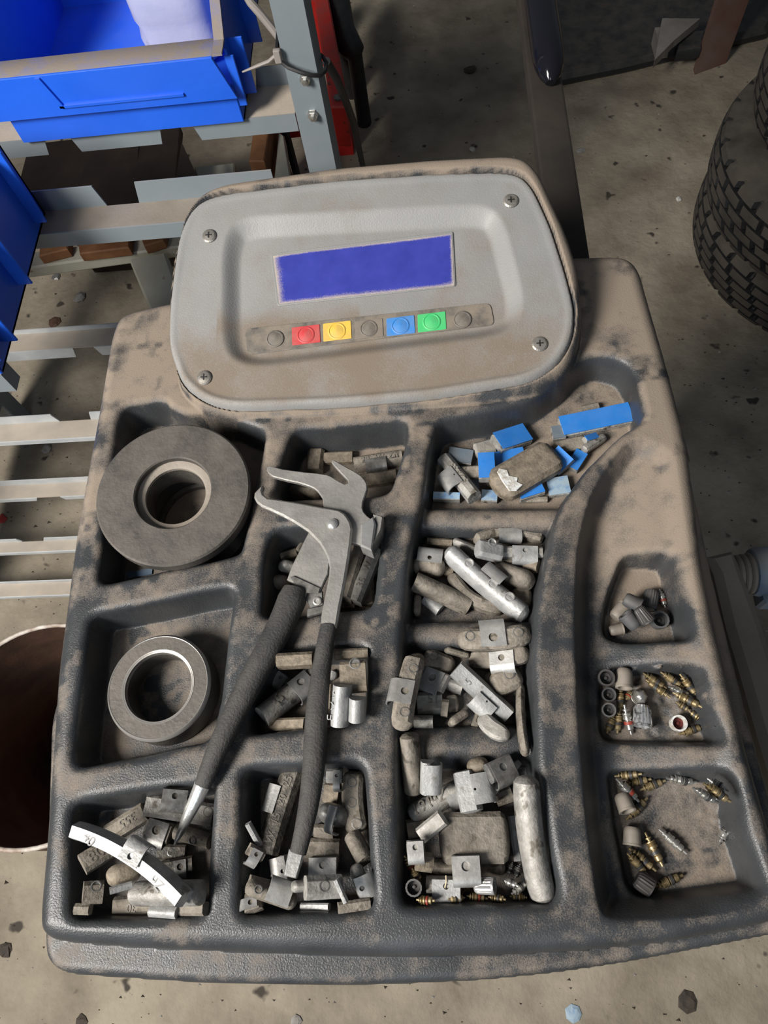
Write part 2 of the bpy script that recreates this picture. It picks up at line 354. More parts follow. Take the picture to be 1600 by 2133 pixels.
for k, (P, dp) in pockets.items():
    s = sdf(fillet(px(P, TZ - .005), .007), X, Y)
    s = s + (vn(X, Y, .02, 3) - .5) * .0012
    d = drop(s, dp)
    if k == 'P8':          # low rounded bars across the long channel
        for (p, q, rr, top) in (((870, 1077), (1150, 1077), .0085, .011), ((845, 1319), (1115, 1317), .0085, .012), ((828, 1552), (1120, 1546), .011, .012)):
            a = np.array(W(*p, TZ - top)[:2]); b = np.array(W(*q, TZ - top)[:2]); e = (b - a) / np.linalg.norm(b - a)
            dd = np.abs((X - a[0]) * e[1] - (Y - a[1]) * e[0]) / rr
            bar = np.where(dd < 1, top + rr * (1 - np.sqrt(np.maximum(0, 1 - np.minimum(dd, 1) ** 2))), np.minimum(dp, top + rr + (dd - 1) * rr * 5))
            d = np.minimum(d, np.maximum(bar, 0)) 
    D = np.maximum(D, d); FL = np.maximum(FL, sst(.001, .006, s))
# sloping side gutter and its three pockets
CH = [(1318, 912), (1265, 975), (1225, 1050), (1203, 1150), (1198, 1300), (1205, 1500), (1222, 1700), (1245, 1880), (1265, 1915), (1480, 1905), (1610, 1880), (1590, 1760), (1520, 1540), (1455, 1290), (1420, 1080), (1400, 940)]
s = sdf(fillet(px(CH, TZ - .003), .012), X, Y)
rightl = px([(1400, 900), (1420, 1080), (1455, 1290), (1520, 1540), (1615, 1885)], TZ)
ry = np.array([p[1] for p in rightl])[::-1]; rx = np.array([p[0] for p in rightl])[::-1]
across = np.interp(Y, ry, rx) - X
ramp = sst(-.002, .060, across)
Dc = drop(s, .019, .007, .009) * (.25 + .75 * ramp) * sst(0, .020, s + .008)
D = np.maximum(D, Dc)
for k, P, dp in (('A', [(1300, 1155), (1388, 1160), (1400, 1195), (1434, 1325), (1424, 1338), (1300, 1334), (1268, 1325), (1257, 1305), (1268, 1240)], .018),
                 ('B', [(1250, 1388), (1300, 1386), (1438, 1394), (1452, 1405), (1470, 1490), (1493, 1538), (1484, 1550), (1270, 1542), (1252, 1522)], .016),
                 ('C', [(1268, 1600), (1500, 1612), (1518, 1630), (1530, 1715), (1573, 1840), (1562, 1853), (1340, 1877), (1312, 1850), (1282, 1715)], .018)):
    s = sdf(fillet(px(P, TZ - .012), .006), X, Y); s = s + (vn(X, Y, .012, 5) - .5) * .0012
    d = drop(s, dp, .005, .003)
    base = .0115
    tgt = base + dp
    D = np.where(s > -.005, np.maximum(D, D * (1 - np.clip(d / dp, 0, 1)) + (tgt) * np.clip(d / dp, 0, 1)), D)
    FL = np.maximum(FL, sst(.001, .005, s))
    if k in 'BC':       # caked dirt banked along the far and right walls
        p0 = W(P[1][0], P[1][1], TZ - .02)
        bank = sst(.030, .0, s) * (s > 0) * sst(p0[0] - .045, p0[0] + .01, X + (Y - p0[1]) * .8) * .0045
        D -= bank * (.35 + vn(X, Y, .0035, 9) * .9) * np.where(s > 0, 1, 0)
H = H - D * (sO > .002)
# console hump
CB = .26
Y0 = W(700, 856, TZ + .004).y
CA = TZ + .004 - CB * Y0
CON = [(352, 700), (350, 620), (362, 520), (385, 440), (420, 400), (470, 380), (700, 347), (900, 330), (1060, 322), (1098, 330), (1127, 362), (1150, 415), (1180, 480), (1203, 550), (1214, 640), (1210, 710), (1178, 780), (1100, 815), (900, 845), (700, 861), (490, 867), (420, 855), (368, 800)]
PAN = [(350, 720), (352, 640), (361, 560), (372, 490), (395, 440), (425, 415), (470, 402), (700, 374), (900, 361), (1040, 357), (1085, 364), (1112, 392), (1148, 470), (1180, 570), (1199, 645), (1194, 705), (1165, 758), (1105, 795), (900, 829), (700, 846), (490, 853), (430, 840), (378, 800)]
ZC = CA + CB * Y - TZ
sC = sdf(fillet(px(CON, CA, CB), .010), X, Y)
sP = sdf(fillet(px(PAN, CA, CB), .010), X, Y)
up = sst(Y0 + .01, Y0 + .06, Y)
Hc = np.where(sC > 0, ZC + .0035 * up + np.sqrt(np.maximum(0, .009 ** 2 - np.maximum(.009 - sC, 0) ** 2)) - .009, ZC - .009 - np.minimum(-sC * 9, .2))
Hc = Hc - .017 * sst(-.0008, .0014, sP)
Hc = np.maximum(Hc, LOW)
kk = .004; hh = np.clip(.5 + .5 * (Hc - H) / kk, 0, 1)
H2 = H * (1 - hh) + Hc * hh + kk * hh * (1 - hh) * .9
H = np.where((Hc > LOW + .004), H2, H)
keep = (np.maximum(np.maximum(sO, sF), sC) > -.0032)
Z = H + TZ
def snap(X, Y, Z, s, e=.0004, low=None):
    """pull every grid point beyond the outline back onto it, so the rim wall is smooth"""
    gy_, gx_ = np.gradient(s, ST); l = np.sqrt(gx_ ** 2 + gy_ ** 2) + 1e-9; d = np.clip(-s - e, 0, .004)
    return X + gx_ / l * d, Y + gy_ / l * d
def grid_mesh(name, X, Y, Z, keep, m, parent, dust=None):
    ny, nx = X.shape; idx = -np.ones((ny, nx), int)
    q = keep[:-1, :-1] & keep[1:, :-1] & keep[:-1, 1:] & keep[1:, 1:]
    used = np.zeros((ny, nx), bool); used[:-1, :-1] |= q; used[1:, :-1] |= q; used[:-1, 1:] |= q; used[1:, 1:] |= q
    idx[used] = np.arange(used.sum())
    co = np.stack([X[used], Y[used], Z[used]], 1).astype('f')
    f = np.stack([idx[:-1, :-1][q], idx[:-1, 1:][q], idx[1:, 1:][q], idx[1:, :-1][q]], 1)
    me = bpy.data.meshes.new(name); me.vertices.add(len(co)); me.vertices.foreach_set('co', co.ravel())
    me.loops.add(f.size); me.loops.foreach_set('vertex_index', f.ravel().astype('i'))
    me.polygons.add(len(f)); me.polygons.foreach_set('loop_start', np.arange(0, f.size, 4, dtype='i'))
    me.polygons.foreach_set('use_smooth', np.ones(len(f), bool)); me.update(calc_edges=True)
    if dust is not None:
        a = me.attributes.new('dust', 'FLOAT', 'POINT'); a.data.foreach_set('value', dust[used].astype('f').ravel())
    me.materials.append(MT[m]); o = bpy.data.objects.new(name, me); C.objects.link(o)
    if parent: o.parent = parent
    return o
yt = (Y + .04) / .5
du = .27 + .34 * sst(.15, .75, yt) + .20 * FL + .16 * sst(.08, .17, X)
du += .22 * sst(.03, .12, X) * sst(.1, .5, yt)
du -= .30 * np.exp(-((X - .10) ** 2 + (Y - .30) ** 2) / .0016) + .25 * np.exp(-((X - .03) ** 2 / .004 + (Y - .265) ** 2 / .0003))
du += .30 * np.exp(-((X - .15) ** 2 / .0006 + (Y - .16) ** 2 / .006))
du += .34 * (vn(X, Y, .030, 21) - .5) + .30 * (vn(X, Y, .010, 22) - .5) + .12 * (vn(X, Y, .0025, 23) - .5)
du -= .38 * sst(.66, .85, vn(X, Y, .016, 31)) * sst(.3, .8, vn(X, Y, .005, 32)); du += .16 * (vn(X, Y, .004, 33) - .5)
du += .25 * sst(.5, .9, -(sF - .012) / .012) * (.3 + vn(X, Y, .03, 8))
du += .30 * (sC > -.002) * (Y > Y0)
du -= .5 * np.exp(-((sC - .003) / .007) ** 2) * sst(.35, .7, vn(X, Y, .02, 51)) * sst(-.1, -.2, X + (.47 - Y) * 0 + .0) 
du -= .45 * np.exp(-((sO - .010) / .009) ** 2) * sst(.35, .75, vn(X, Y, .022, 52)) * (X < 0)
du -= .4 * np.exp(-((sC - .004) / .006) ** 2) * sst(.55, .75, vn(X, Y, .03, 53))
balancer = empty('wheel_balancer', (0, .2, 0)); tag(balancer, 'wheel balancer with dusty charcoal weight tray and grey control console', 'wheel balancer')
def bal(o): o.parent = balancer; o.location = o.location - Vector((0, .2, 0)); return o
sU = np.maximum(np.maximum(sO, sF), sC); XT, YT = snap(X, Y, Z, sU)
ztop = np.maximum(np.maximum(np.where(sO > -.0042, -.011, -9), np.where(sF > -.0042, -.025, -9)), np.where(sC > -.0042, ZC - .009, -9))
ZT = np.where(sU < -.0004, TZ + np.maximum(ztop - .008, LOW), Z)
tray = bal(grid_mesh('tray_top', XT, YT, ZT, keep, 'tray', None, du))

sk = G()
def wall_strip(P, zt, zb_, closed=True):
    n = len(P); cx = sum(p[0] for p in P) / n; cy = sum(p[1] for p in P) / n
    V = []
    for i, (x, y) in enumerate(P):
        a, c_ = Vector(P[i - 1]) if (i or closed) else Vector(P[i]), Vector(P[(i + 1) % n]) if (i < n - 1 or closed) else Vector(P[i])
        e = c_ - a; nn = Vector((-e.y, e.x)); nn = nn.normalized() * .0006 if nn.length > 1e-9 else Vector((0, 0))
        if nn.dot(Vector((cx - x, cy - y))) < 0: nn = -nn
        V += [(x + nn.x, y + nn.y, zb_), (x + nn.x, y + nn.y, zt(x, y))]
    m = n if closed else n - 1
    sk.add(V, [(2 * i, 2 * ((i + 1) % n), 2 * ((i + 1) % n) + 1, 2 * i + 1) for i in range(m)])
wall_strip(fillet(px(OUT, TZ - .006), .012), lambda x, y: TZ - .021, TZ + LOW)
wall_strip(fillet(px(FLG, TZ - .024), .010), lambda x, y: TZ - .027, TZ + LOW)
cpts = [p for p in fillet(px(CON, CA, CB), .010)]
k0 = next(i for i in range(len(cpts)) if cpts[i][1] > .372 and cpts[i - 1][1] <= .372)
cpts = cpts[k0:] + cpts[:k0]; cpts = [p for p in cpts if p[1] > .372]
wall_strip(cpts, lambda x, y: CA + CB * y - .012, TZ + LOW, False)
bal(sk.make('tray_skirt', 'tray', None, 50))

# control panel plate
sPan = sdf(fillet(px(PAN, CA, CB), .010), X, Y) 
REC = [(462, 505), (492, 452), (1005, 424), (1048, 448), (1098, 640), (1062, 700), (520, 770), (462, 735)]
sR = sdf(fillet(px(REC, CA, CB), .022, 6), X, Y)
pz = CA + CB * Y + .0005 - .0075 * sst(-.001, .0125, sR) 
pz += .0016 * np.exp(-((sPan - .004) / .0022) ** 2) * (1 - .75 * up) - np.where(sPan < .0015, (.0015 - sPan) * 2.5, 0)
pd = .15 + .0 * X
low_ = sst(.0, .05, (Y0 + .085) - Y)
pd = .26 + .55 * low_ + .38 * sst(.425, .465, Y) + .25 * (vn(X, Y, .03, 41) - .5) + .15 * (vn(X, Y, .01, 42) - .5) - .22 * np.exp(-((X - .105) ** 2 / .0009 + (Y - .42) ** 2 / .0012)) - .25 * np.exp(-((sPan - .004) / .003) ** 2)
pd += .35 * np.exp(-((Y - .338 - .0 * X) / .010) ** 2) * (X < -.06) * (X > -.16)
XP, YP = snap(X, Y, pz, sPan, .0)
panel = bal(grid_mesh('control_panel', XP, YP, pz, sPan > -.0015, 'panel', None, pd)); tag(panel, 'grey recessed control panel')
RA = CA - .0072
def ploc(u, v, dz=0):
    return W(u, v, RA + dz, CB) 
PROT = Matrix.Rotation(math.atan(CB), 3, 'X')
def on_panel(o):
    o.parent = panel; return o
def slanted(P, h, name, m, parent, dz=0, r=.002, smooth=35):
    """thin prism lying on the recess floor, outline given in photo pixels"""
    pts = px(P, RA + dz, CB); pts = fillet(pts, r, 3)
    g = G().prism(pts, 0, h, bev=min(h * .4, .0004)); g.V = [(x, y, z + RA + dz + CB * y) for x, y, z in g.V]
    return g.make(name, m, parent, smooth)
def off(o): o.location = (0, 0, 0); return o
# display (grid so the dirt along its edge is an attribute)
LCD = [(569, 534), (941, 488), (946, 595), (582, 634)]
q = [ploc(*p, .0012) for p in LCD]
n1, n2 = 60, 20; uu, vv = np.meshgrid(np.linspace(0, 1, n1), np.linspace(0, 1, n2))
q = [np.array(p) for p in q]
PT = ((q[3][:, None, None] * (1 - uu) + q[2][:, None, None] * uu) * (1 - vv) + (q[0][:, None, None] * (1 - uu) + q[1][:, None, None] * uu) * vv)
dd = np.minimum(np.minimum(uu * 5, (1 - uu) * 12), np.minimum(vv * 2.6, (1 - vv) * 5))
ds = .85 - 1.3 * np.clip(dd * 1.6, 0, 1) ** .6
frame = slanted([(564, 530), (944, 483), (950, 598), (578, 639)], .0011, 'display_frame', 'panel', panel, .0001)
lcd = grid_mesh('display_screen', PT[0], PT[1], PT[2] + .0003, np.ones(PT[0].shape, bool), 'lcd', panel, ds); tag(lcd, 'blank blue display screen')
KP = [(510, 686), (1022, 632), (1031, 678), (516, 740)]
slanted(KP, .0009, 'keypad_strip', 'strip', panel, .0001, .004)
for (u, v, mm, pad, nm) in ((573, 706, 'btn_k', None, 'grey'), (637, 698, 'btn_r', 'btn_r', 'red'), (702, 690, 'btn_y', 'btn_y', 'yellow'), (768, 685, 'btn_k', 'btn_t', 'taupe'), (834, 679, 'btn_b', 'btn_b', 'blue'), (899, 671, 'btn_g', 'btn_g', 'green'), (963, 666, 'btn_k', None, 'grey ringed')):
    if pad:
        b = slanted([(u - 29, v - 15), (u + 29, v - 22), (u + 31, v + 15), (u - 28, v + 22)], .0005, 'button_pad', pad, panel, .0010, .0006)
    p = ploc(u, v, .0012)
    g = G().lathe([(.0062, 0), (.0062, .0006), (.0054, .0009), (.005, .0005), (.0035, .0009), (0, .0012)], 24)
    o = g.make('button', mm, panel); o.location = p; o.rotation_euler = PROT.to_euler(); o['label'] = nm + ' push button'
for u, v in ((436, 492), (1064, 419), (1124, 717), (426, 787)):
    p = W(u, v, CA + .0008, CB)
    hd = G().lathe([(.0052, 0), (.0052, .0006), (.0042, .0014), (.0018, .0018), (0, .0018)], 20).make('screw', 'screw', panel); hd.location = p; hd.rotation_euler = PROT.to_euler()
    g = G().box((-.0022, -.0004, .0017), (.0022, .0004, .0021)).box((-.0004, -.0022, .0017), (.0004, .0022, .0021)); g.make('cross_slot', 'hole', hd); 
    # a sub-sub part is avoided: slot is joined below
for o in [x for x in bpy.data.objects if x.name.startswith('cross_slot')]:
    hd = o.parent; me = hd.data; n0 = len(me.polygons)
    V = [v.co[:] for v in me.vertices] + [v.co[:] for v in o.data.vertices]; k = len(me.vertices)
    F = [tuple(p.vertices) for p in me.polygons] + [tuple(i + k for i in p.vertices) for p in o.data.polygons]
    nm = bpy.data.meshes.new('screw'); nm.from_pydata(V, [], F); nm.materials.append(MT['screw']); nm.materials.append(MT['hole'])
    nm.polygons.foreach_set('material_index', [0] * n0 + [1] * (len(F) - n0)); hd.data = nm; bpy.data.objects.remove(o)

# cabinet under the tray, guard arm, side arm and shaft
cb = G()
cb.prism([(-.17, .02), (.11, .02), (.10, .40), (-.19, .40)], 0, TZ - .05, bev=.01); bal(cb.make('cabinet', 'cabinet'))
g = G(); zb = .788
a = [W(1110, -40, zb), W(1178, -40, zb), W(1206, 545, zb), W(1135, 545, zb)]
ys = [a[0].y + .3, a[2].y - .12]
g.box((.095, ys[1], zb - .02), (.128, ys[0], zb), bev=.002); bal(g.make('guard_arm', 'armdust'))
pt = [(.1115 + .003, y, zb + .013 + dz) for y, dz in ((1.3, 0), (.95, 0), (.76, 0), (.735, 0), (.722, -.001), (.710, -.003), (.703, -.006))]
bal(G().tube(pt, [.0165, .0165, .0165, .0162, .0145, .0105, .005], 24).make('guard_tube', 'gloss'))
za = .79
cl = [(1502, 1150), (1520, 1190), (1553, 1300), (1590, 1420), (1625, 1540), (1662, 1660), (1700, 1800)]
pts = [W(u, v, za) for u, v in cl]
wd = [.0095, .0095, .0115, .0115, .0115, .0115, .0115]
L_, R_ = [], []
for i, p in enumerate(pts):
    t = (pts[min(i + 1, 6)] - pts[max(i - 1, 0)]).normalized(); nn = Vector((-t.y, t.x, 0)); L_.append((p - nn * wd[i])[:2]); R_.append((p + nn * wd[i])[:2])
bal(G().prism([tuple(p) for p in L_] + [tuple(p) for p in R_[::-1]], za - .05, za, bev=.005).make('side_arm', 'armgrey'))
ax = W(1545, 1172, za - .005)
T = Matrix.Translation((ax.x - .006, ax.y - .004, ax.z - .012)) @ Matrix.Rotation(math.radians(90), 4, 'Y')
pf = []
for i in range(4): pf += [(.0115 + .0007 * i, .004 * i), (.0128 + .0007 * i, .004 * i + .001), (.0128 + .0007 * i, .004 * i + .003), (.0115 + .0007 * i, .004 * i + .004)]
bal(G().lathe([(.0, -.01), (.010, -.01)] + pf + [(0, .018)], 28, T).make('threaded_shaft', 'armgrey'))
T2 = Matrix.Translation((ax.x + .009, ax.y - .003, ax.z - .012)) @ Matrix.Rotation(math.radians(90), 4, 'Y')
hb = G().lathe([(.013, 0), (.0165, .001), (.018, .004), (.018, .05), (0, .051)], 24, T2)
hb.box((ax.x + .014, ax.y - .026, ax.z - .030), (ax.x + .05, ax.y - .014, ax.z - .01), bev=.002)
bal(hb.make('quick_nut', 'machblue'))

# ------------------------------------------------------------------ dropping loose things onto the height map
HM = Z.copy()
def samp(xs, ys):
    i = np.clip(((xs - gx[0]) / ST).round().astype(int), 0, len(gx) - 1); j = np.clip(((ys - gy[0]) / ST).round().astype(int), 0, len(gy) - 1)
    return HM[j, i]
def rest(p1, p2, wpx, h, lim=.42, shrink=.86, frac=.5, tmax=None):
    """world ends + slope of a piece seen between two photo points, lowered until it touches"""
    z1 = z2 = TZ - .015
    for it in range(5):
        A = W(p1[0], p1[1], z1 + h * frac); B = W(p2[0], p2[1], z2 + h * frac)
        c = (A + B) / 2; e = Vector((B.x - A.x, B.y - A.y)); L = e.length; e.normalize(); n = Vector((-e.y, e.x))
        wd = wpx * mpp(c)
        ts = np.linspace(-.5, .5, 15) * L * shrink; ss = np.linspace(-.5, .5, 7) * wd * shrink
        TT, SS = np.meshgrid(ts, ss); xs = c.x + e.x * TT + n.x * SS; ys = c.y + e.y * TT + n.y * SS
        hs = samp(xs, ys)
        best = None
        for b in np.linspace(-lim, lim, 29):
            a = np.percentile(hs - b * TT, 96)
            sc = a + .0006 * abs(b) / .4
            if best is None or sc < best[0]: best = (sc, a, b)
        a, b = best[1], best[2]
        if tmax is not None: a = min(a, TZ + tmax - h)
        z1, z2 = a - b * L / 2, a + b * L / 2
    A = W(p1[0], p1[1], z1 + h * frac) - Vector((0, 0, h * frac)); B = W(p2[0], p2[1], z2 + h * frac) - Vector((0, 0, h * frac))
    return A, B, wd
def stamp(A, B, wd, h, k=.9):
    c = (A + B) / 2; e = Vector((B.x - A.x, B.y - A.y)); L = e.length; e.normalize()
    r = L / 2 + wd; i0, i1 = [int(np.clip((v - gx[0]) / ST, 0, len(gx) - 1)) for v in (c.x - r, c.x + r + ST)]; j0, j1 = [int(np.clip((v - gy[0]) / ST, 0, len(gy) - 1)) for v in (c.y - r, c.y + r + ST)]
    xs = X[j0:j1, i0:i1] - c.x; ys = Y[j0:j1, i0:i1] - c.y
    t = xs * e.x + ys * e.y; s = -xs * e.y + ys * e.x
    m = (np.abs(t) < L / 2 * .97) & (np.abs(s) < wd / 2 * .95)
    zz = c.z + (B.z - A.z) / max(L, 1e-6) * t + h * k
    sub = HM[j0:j1, i0:i1]; sub[m] = np.maximum(sub, zz)[m]
def frame_of(A, B, roll=0):
    x = (B - A).normalized(); up = Vector((0, 0, 1)); y = up.cross(x).normalized(); z = x.cross(y)
    R = Matrix((x, y, z)).transposed()
    return R @ Matrix.Rotation(math.radians(roll), 3, 'X')

def prof_of(kind, w, h):
    if kind == 'dome': return [(w / 2, 0)] + [(w / 2 * math.cos(a), h * .18 + h * .82 * math.sin(a)) for a in np.linspace(0, math.pi, 9)] + [(-w / 2, 0)]
    if kind == 'prism': return [(w / 2, 0), (w / 2, h * .5), (w * .22, h), (-w * .42, h * .90), (-w / 2, h * .5), (-w / 2, 0)]
    if kind == 'flat':
        b = min(w, h) * .28; return [(w / 2 - b * .5, 0), (w / 2, b * .5), (w / 2, h - b), (w / 2 - b, h), (-w / 2 + b, h), (-w / 2, h - b), (-w / 2, b * .5), (-w / 2 + b * .5, 0)]
    if kind == 'sheet': return [(w / 2, 0), (w * .5, h * .5), (w * .25, h * .9), (0, h), (-w * .25, h * .9), (-w * .5, h * .5), (-w / 2, 0)]
def plate_hole(g, x0, x1, y0, y1, z, t, r, cx=None, cy=None):
    """rectangular plate with a real round hole"""
    cx = (x0 + x1) / 2 if cx is None else cx; cy = (y0 + y1) / 2 if cy is None else cy
    n = 16; o, i = [], []
    for k in range(n):
        a = 2 * math.pi * (k + .5) / n; ca, sa = math.cos(a), math.sin(a)
        tx = ((x1 if ca > 0 else x0) - cx) / ca; ty = ((y1 if sa > 0 else y0) - cy) / sa; q = min(tx, ty)
        o.append([cx + ca * q, cy + sa * q]); i.append((cx + ca * r, cy + sa * r))
    for (X_, Y_) in ((x0, y0), (x1, y0), (x1, y1), (x0, y1)):
        k = min(range(n), key=lambda k: (o[k][0] - X_) ** 2 + (o[k][1] - Y_) ** 2); o[k] = [X_, Y_]
    V = [(x, y, z) for x, y in o] + [(x, y, z) for x, y in i] + [(x, y, z - t) for x, y in o] + [(x, y, z - t) for x, y in i]
    F = []
    for k in range(n):
        j = (k + 1) % n
        F += [(k, j, n + j, n + k), (2 * n + k, 3 * n + k, 3 * n + j, 2 * n + j), (k, 2 * n + k, 2 * n + j, j), (n + k, n + j, 3 * n + j, 3 * n + k)]
    g.add(V, F)
def clip_mesh(g, cx, cw, w, h, side, hole=True, t=.0008, reach=.35, hook=.0035, yo=0, cut=.0):
    """spring clip: plate on top of the body, folded over one long side into a hook"""
    s0 = G(); y_in = w * reach; y_out = -w * .42
    zt = h + t + .0002
    if hole: plate_hole(s0, cx - cw / 2, cx + cw / 2, y_out, y_in, zt, t, min(cw, y_in - y_out) * .25)
    else: s0.box((cx - cw / 2, y_out, zt - t), (cx + cw / 2, y_in, zt))
    P = [(y_out, zt)] ; R = .0030
    for a in np.linspace(90, 180, 5): P.append((y_out + math.cos(math.radians(a)) * (R + hook * .6), zt - (R + hook * .2) + math.sin(math.radians(a)) * (R + hook * .2)))
    yb, zb_ = P[-1]; P += [(yb - .0002, zb_ - h * .25), (yb + .0006, max(.0004, zb_ - h * .55))]
    Q = [Vector(p) for p in P]; V = []
    for i, p in enumerate(Q):
        tt = (Q[min(i + 1, len(Q) - 1)] - Q[max(i - 1, 0)]).normalized(); nn = Vector((-tt.y, tt.x)) * t
        cc = cut * cw if i >= len(Q) - 2 else 0
        for x in (cx - cw / 2 + cc, cx + cw / 2 - cc): V += [(x, p.x, p.y), (x, (p + nn).x, (p + nn).y)]
    F = []
    for i in range(len(Q) - 1):
        a, b = i * 4, i * 4 + 4
        F += [(a, b, b + 2, a + 2), (a + 1, a + 3, b + 3, b + 1), (a, a + 1, b + 1, b), (a + 2, b + 2, b + 3, a + 3)]
    F += [(0, 2, 3, 1), (len(V) - 4, len(V) - 3, len(V) - 1, len(V) - 2)]
    s0.add(V, F)
    for v in s0.V: pass
    g.add([(x, (y if side > 0 else -y) + yo, z) for x, y, z in s0.V], [f if side > 0 else f[::-1] for f in s0.F])
_txt = {}
def text_mesh(s, size, ext=.00035):
    if s in _txt: me = _txt[s]
    else:
        cu = bpy.data.curves.new('t', 'FONT'); cu.body = s; cu.size = 1; cu.extrude = .05; cu.align_x = 'CENTER'; cu.align_y = 'CENTER'; cu.resolution_u = 3
        ob = bpy.data.objects.new('t', cu); C.objects.link(ob); bpy.context.view_layer.update()
        me = bpy.data.meshes.new_from_object(ob.evaluated_get(bpy.context.evaluated_depsgraph_get())); bpy.data.objects.remove(ob); _txt[s] = me
    m2 = me.copy()
    n = len(m2.vertices); co = np.zeros(n * 3, 'f'); m2.vertices.foreach_get('co', co); co = co.reshape(-1, 3); co[:, :2] *= size; co[:, 2] *= ext / .05
    m2.vertices.foreach_set('co', co.ravel()); m2.update(); return m2

def weight(label, p1, p2, wpx, kind='flat', m='zinc', h=.0065, bend=0, er=0, clip=None, text=None, roll=0, dim=None, grp=None, name='wheel_weight', cat='wheel weight', zb=0, film=None, tmax=None, stampk=.85):
    A, B, wd = rest(p1, p2, wpx, h, tmax=tmax)
    stamp(A, B, wd, h, stampk)
    L = (B - A).length; R = frame_of(A, B, roll); c = (A + B) / 2
    bw, bh = wd, h
    if roll: c = c + Vector((0, 0, h / 2)); bw, bh = h, wd; c = c - R @ Vector((0, 0, bh / 2))
    er_ = er * bw
    g = G().sweep(prof_of(kind, bw, bh), L, bend * L, 14 if (bend or er or zb) else 2, er_, zb=zb * L)
    single = not (clip or text or dim or film)
    if single:
        o = g.make(name, m); o.location = c; o.rotation_euler = R.to_euler(); tag(o, label, cat, grp); return o
    root = empty(name, c, R); tag(root, label, cat, grp)
    g.make('weight_body', m, root)
    if clip:
        t, cpx, side = clip[:3]; cw = cpx * wd / wpx; opt = clip[3] if len(clip) > 3 else {}
        k = G(); yo = bend * L * (1 - (2 * t) ** 2)
        clip_mesh(k, t * L, cw, bw, bh * (1 if kind != 'dome' else .98), side, opt.get('hole', True), reach=opt.get('reach', .35), yo=yo, hook=opt.get('hook', .0035), cut=opt.get('cut', 0))
        if zb: k.V = [(x, y, z + zb * L * (1 - (2 * t) ** 2)) for x, y, z in k.V]
        k.make('clip', opt.get('m', 'clip'), root, 40)
    if dim:
        for t, yy in dim:
            z = bh * 1.0 + zb * L * (1 - (2 * t) ** 2); yo = bend * L * (1 - (2 * t) ** 2)
            rr = min(bw * .2, .0026)
            q = G().lathe([(rr * 1.25, -.0012), (rr * 1.25, .0004), (rr, .0005), (rr * .85, -.0002), (rr * .3, -.0003), (0, -.0001)], 16, Matrix.Translation((t * L, yo + yy * bw, z - .0003)))
            q.make('rivet', 'clipdark' if m != 'bright' else 'clip', root)
    if text:
        for s, t, yy, size, rot in text:
            me = text_mesh(s, size); me.materials.clear(); me.materials.append(MT['lettersb' if m == 'bright' else 'letters'])
            o = bpy.data.objects.new('lettering', me); C.objects.link(o); o.parent = root
            zz = bh
            if kind == 'dome': zz = bh * (.18 + .82 * math.sqrt(max(0, 1 - (2 * yy) ** 2)))
            if kind == 'prism': zz = bh * (.90 + .10 * (yy + .42) / .64) if yy <= .2 else bh * (1 - .55 * (yy - .05) / .45)
            tilt = 0
            if kind == 'prism' and yy > .05: tilt = math.atan2(bh * .55, bw * .45)
            o.location = (t * L, yy * bw + bend * L * (1 - (2 * t) ** 2), zz + zb * L * (1 - (2 * t) ** 2) + .00002)
            o.rotation_euler = (Matrix.Rotation(-tilt, 3, 'X') @ Matrix.Rotation(math.radians(rot), 3, 'Z')).to_euler()
    if film:
        f = G().box((-L / 2 * .995, -bw / 2 * .995, bh), (L / 2 * .995, bw / 2 * .995, bh + .0004)); f.make('tape_film', film, root)
    return root

CORE = [(0, 0), (.0007, 0), (.0007, .14), (.0017, .15), (.0017, .20), (.0010, .21), (.0010, .26), (.0025, .27), (.0025, .30), (.0021, .31), (.0025, .33), (.0021, .35), (.0025, .37), (.0021, .39), (.0025, .41), (.0025, .48), (.0017, .50), (.0017, .52), (.0023, .54), (.0023, .66), (.0017, .68), (.0020, .70), (.0020, .82), (.0013, .86), (.0008, .88), (.0008, 1), (0, 1)]
def core(label, p1, p2, m='brass', seal='blackseal', grp=None, rs=1.0):
    A, B, wd = rest(p1, p2, 12, .004); L = (B - A).length; r = .0030 * min(1.15, max(.75, L / .019)) / .0025 * .95 * rs
    stamp(A, B, .005, .0045)
    up = Vector((0, 0, .0025 * r)); ax = (B - A).normalized()
    R = frame_of(A, B) @ Matrix.Rotation(math.radians(90), 3, 'Y')
    root = empty('valve_core', A + Vector((0, 0, .0026 * r)), R); tag(root, label, 'valve core', grp)
    G().lathe([(a * r, t * L) for a, t in CORE], 14).make('core_body', m, root, 30)
    G().lathe([(.0023 * r, .545 * L), (.00255 * r, .55 * L), (.00255 * r, .65 * L), (.0023 * r, .655 * L)], 14, cap=False).make('seal_band', seal, root)
    return root
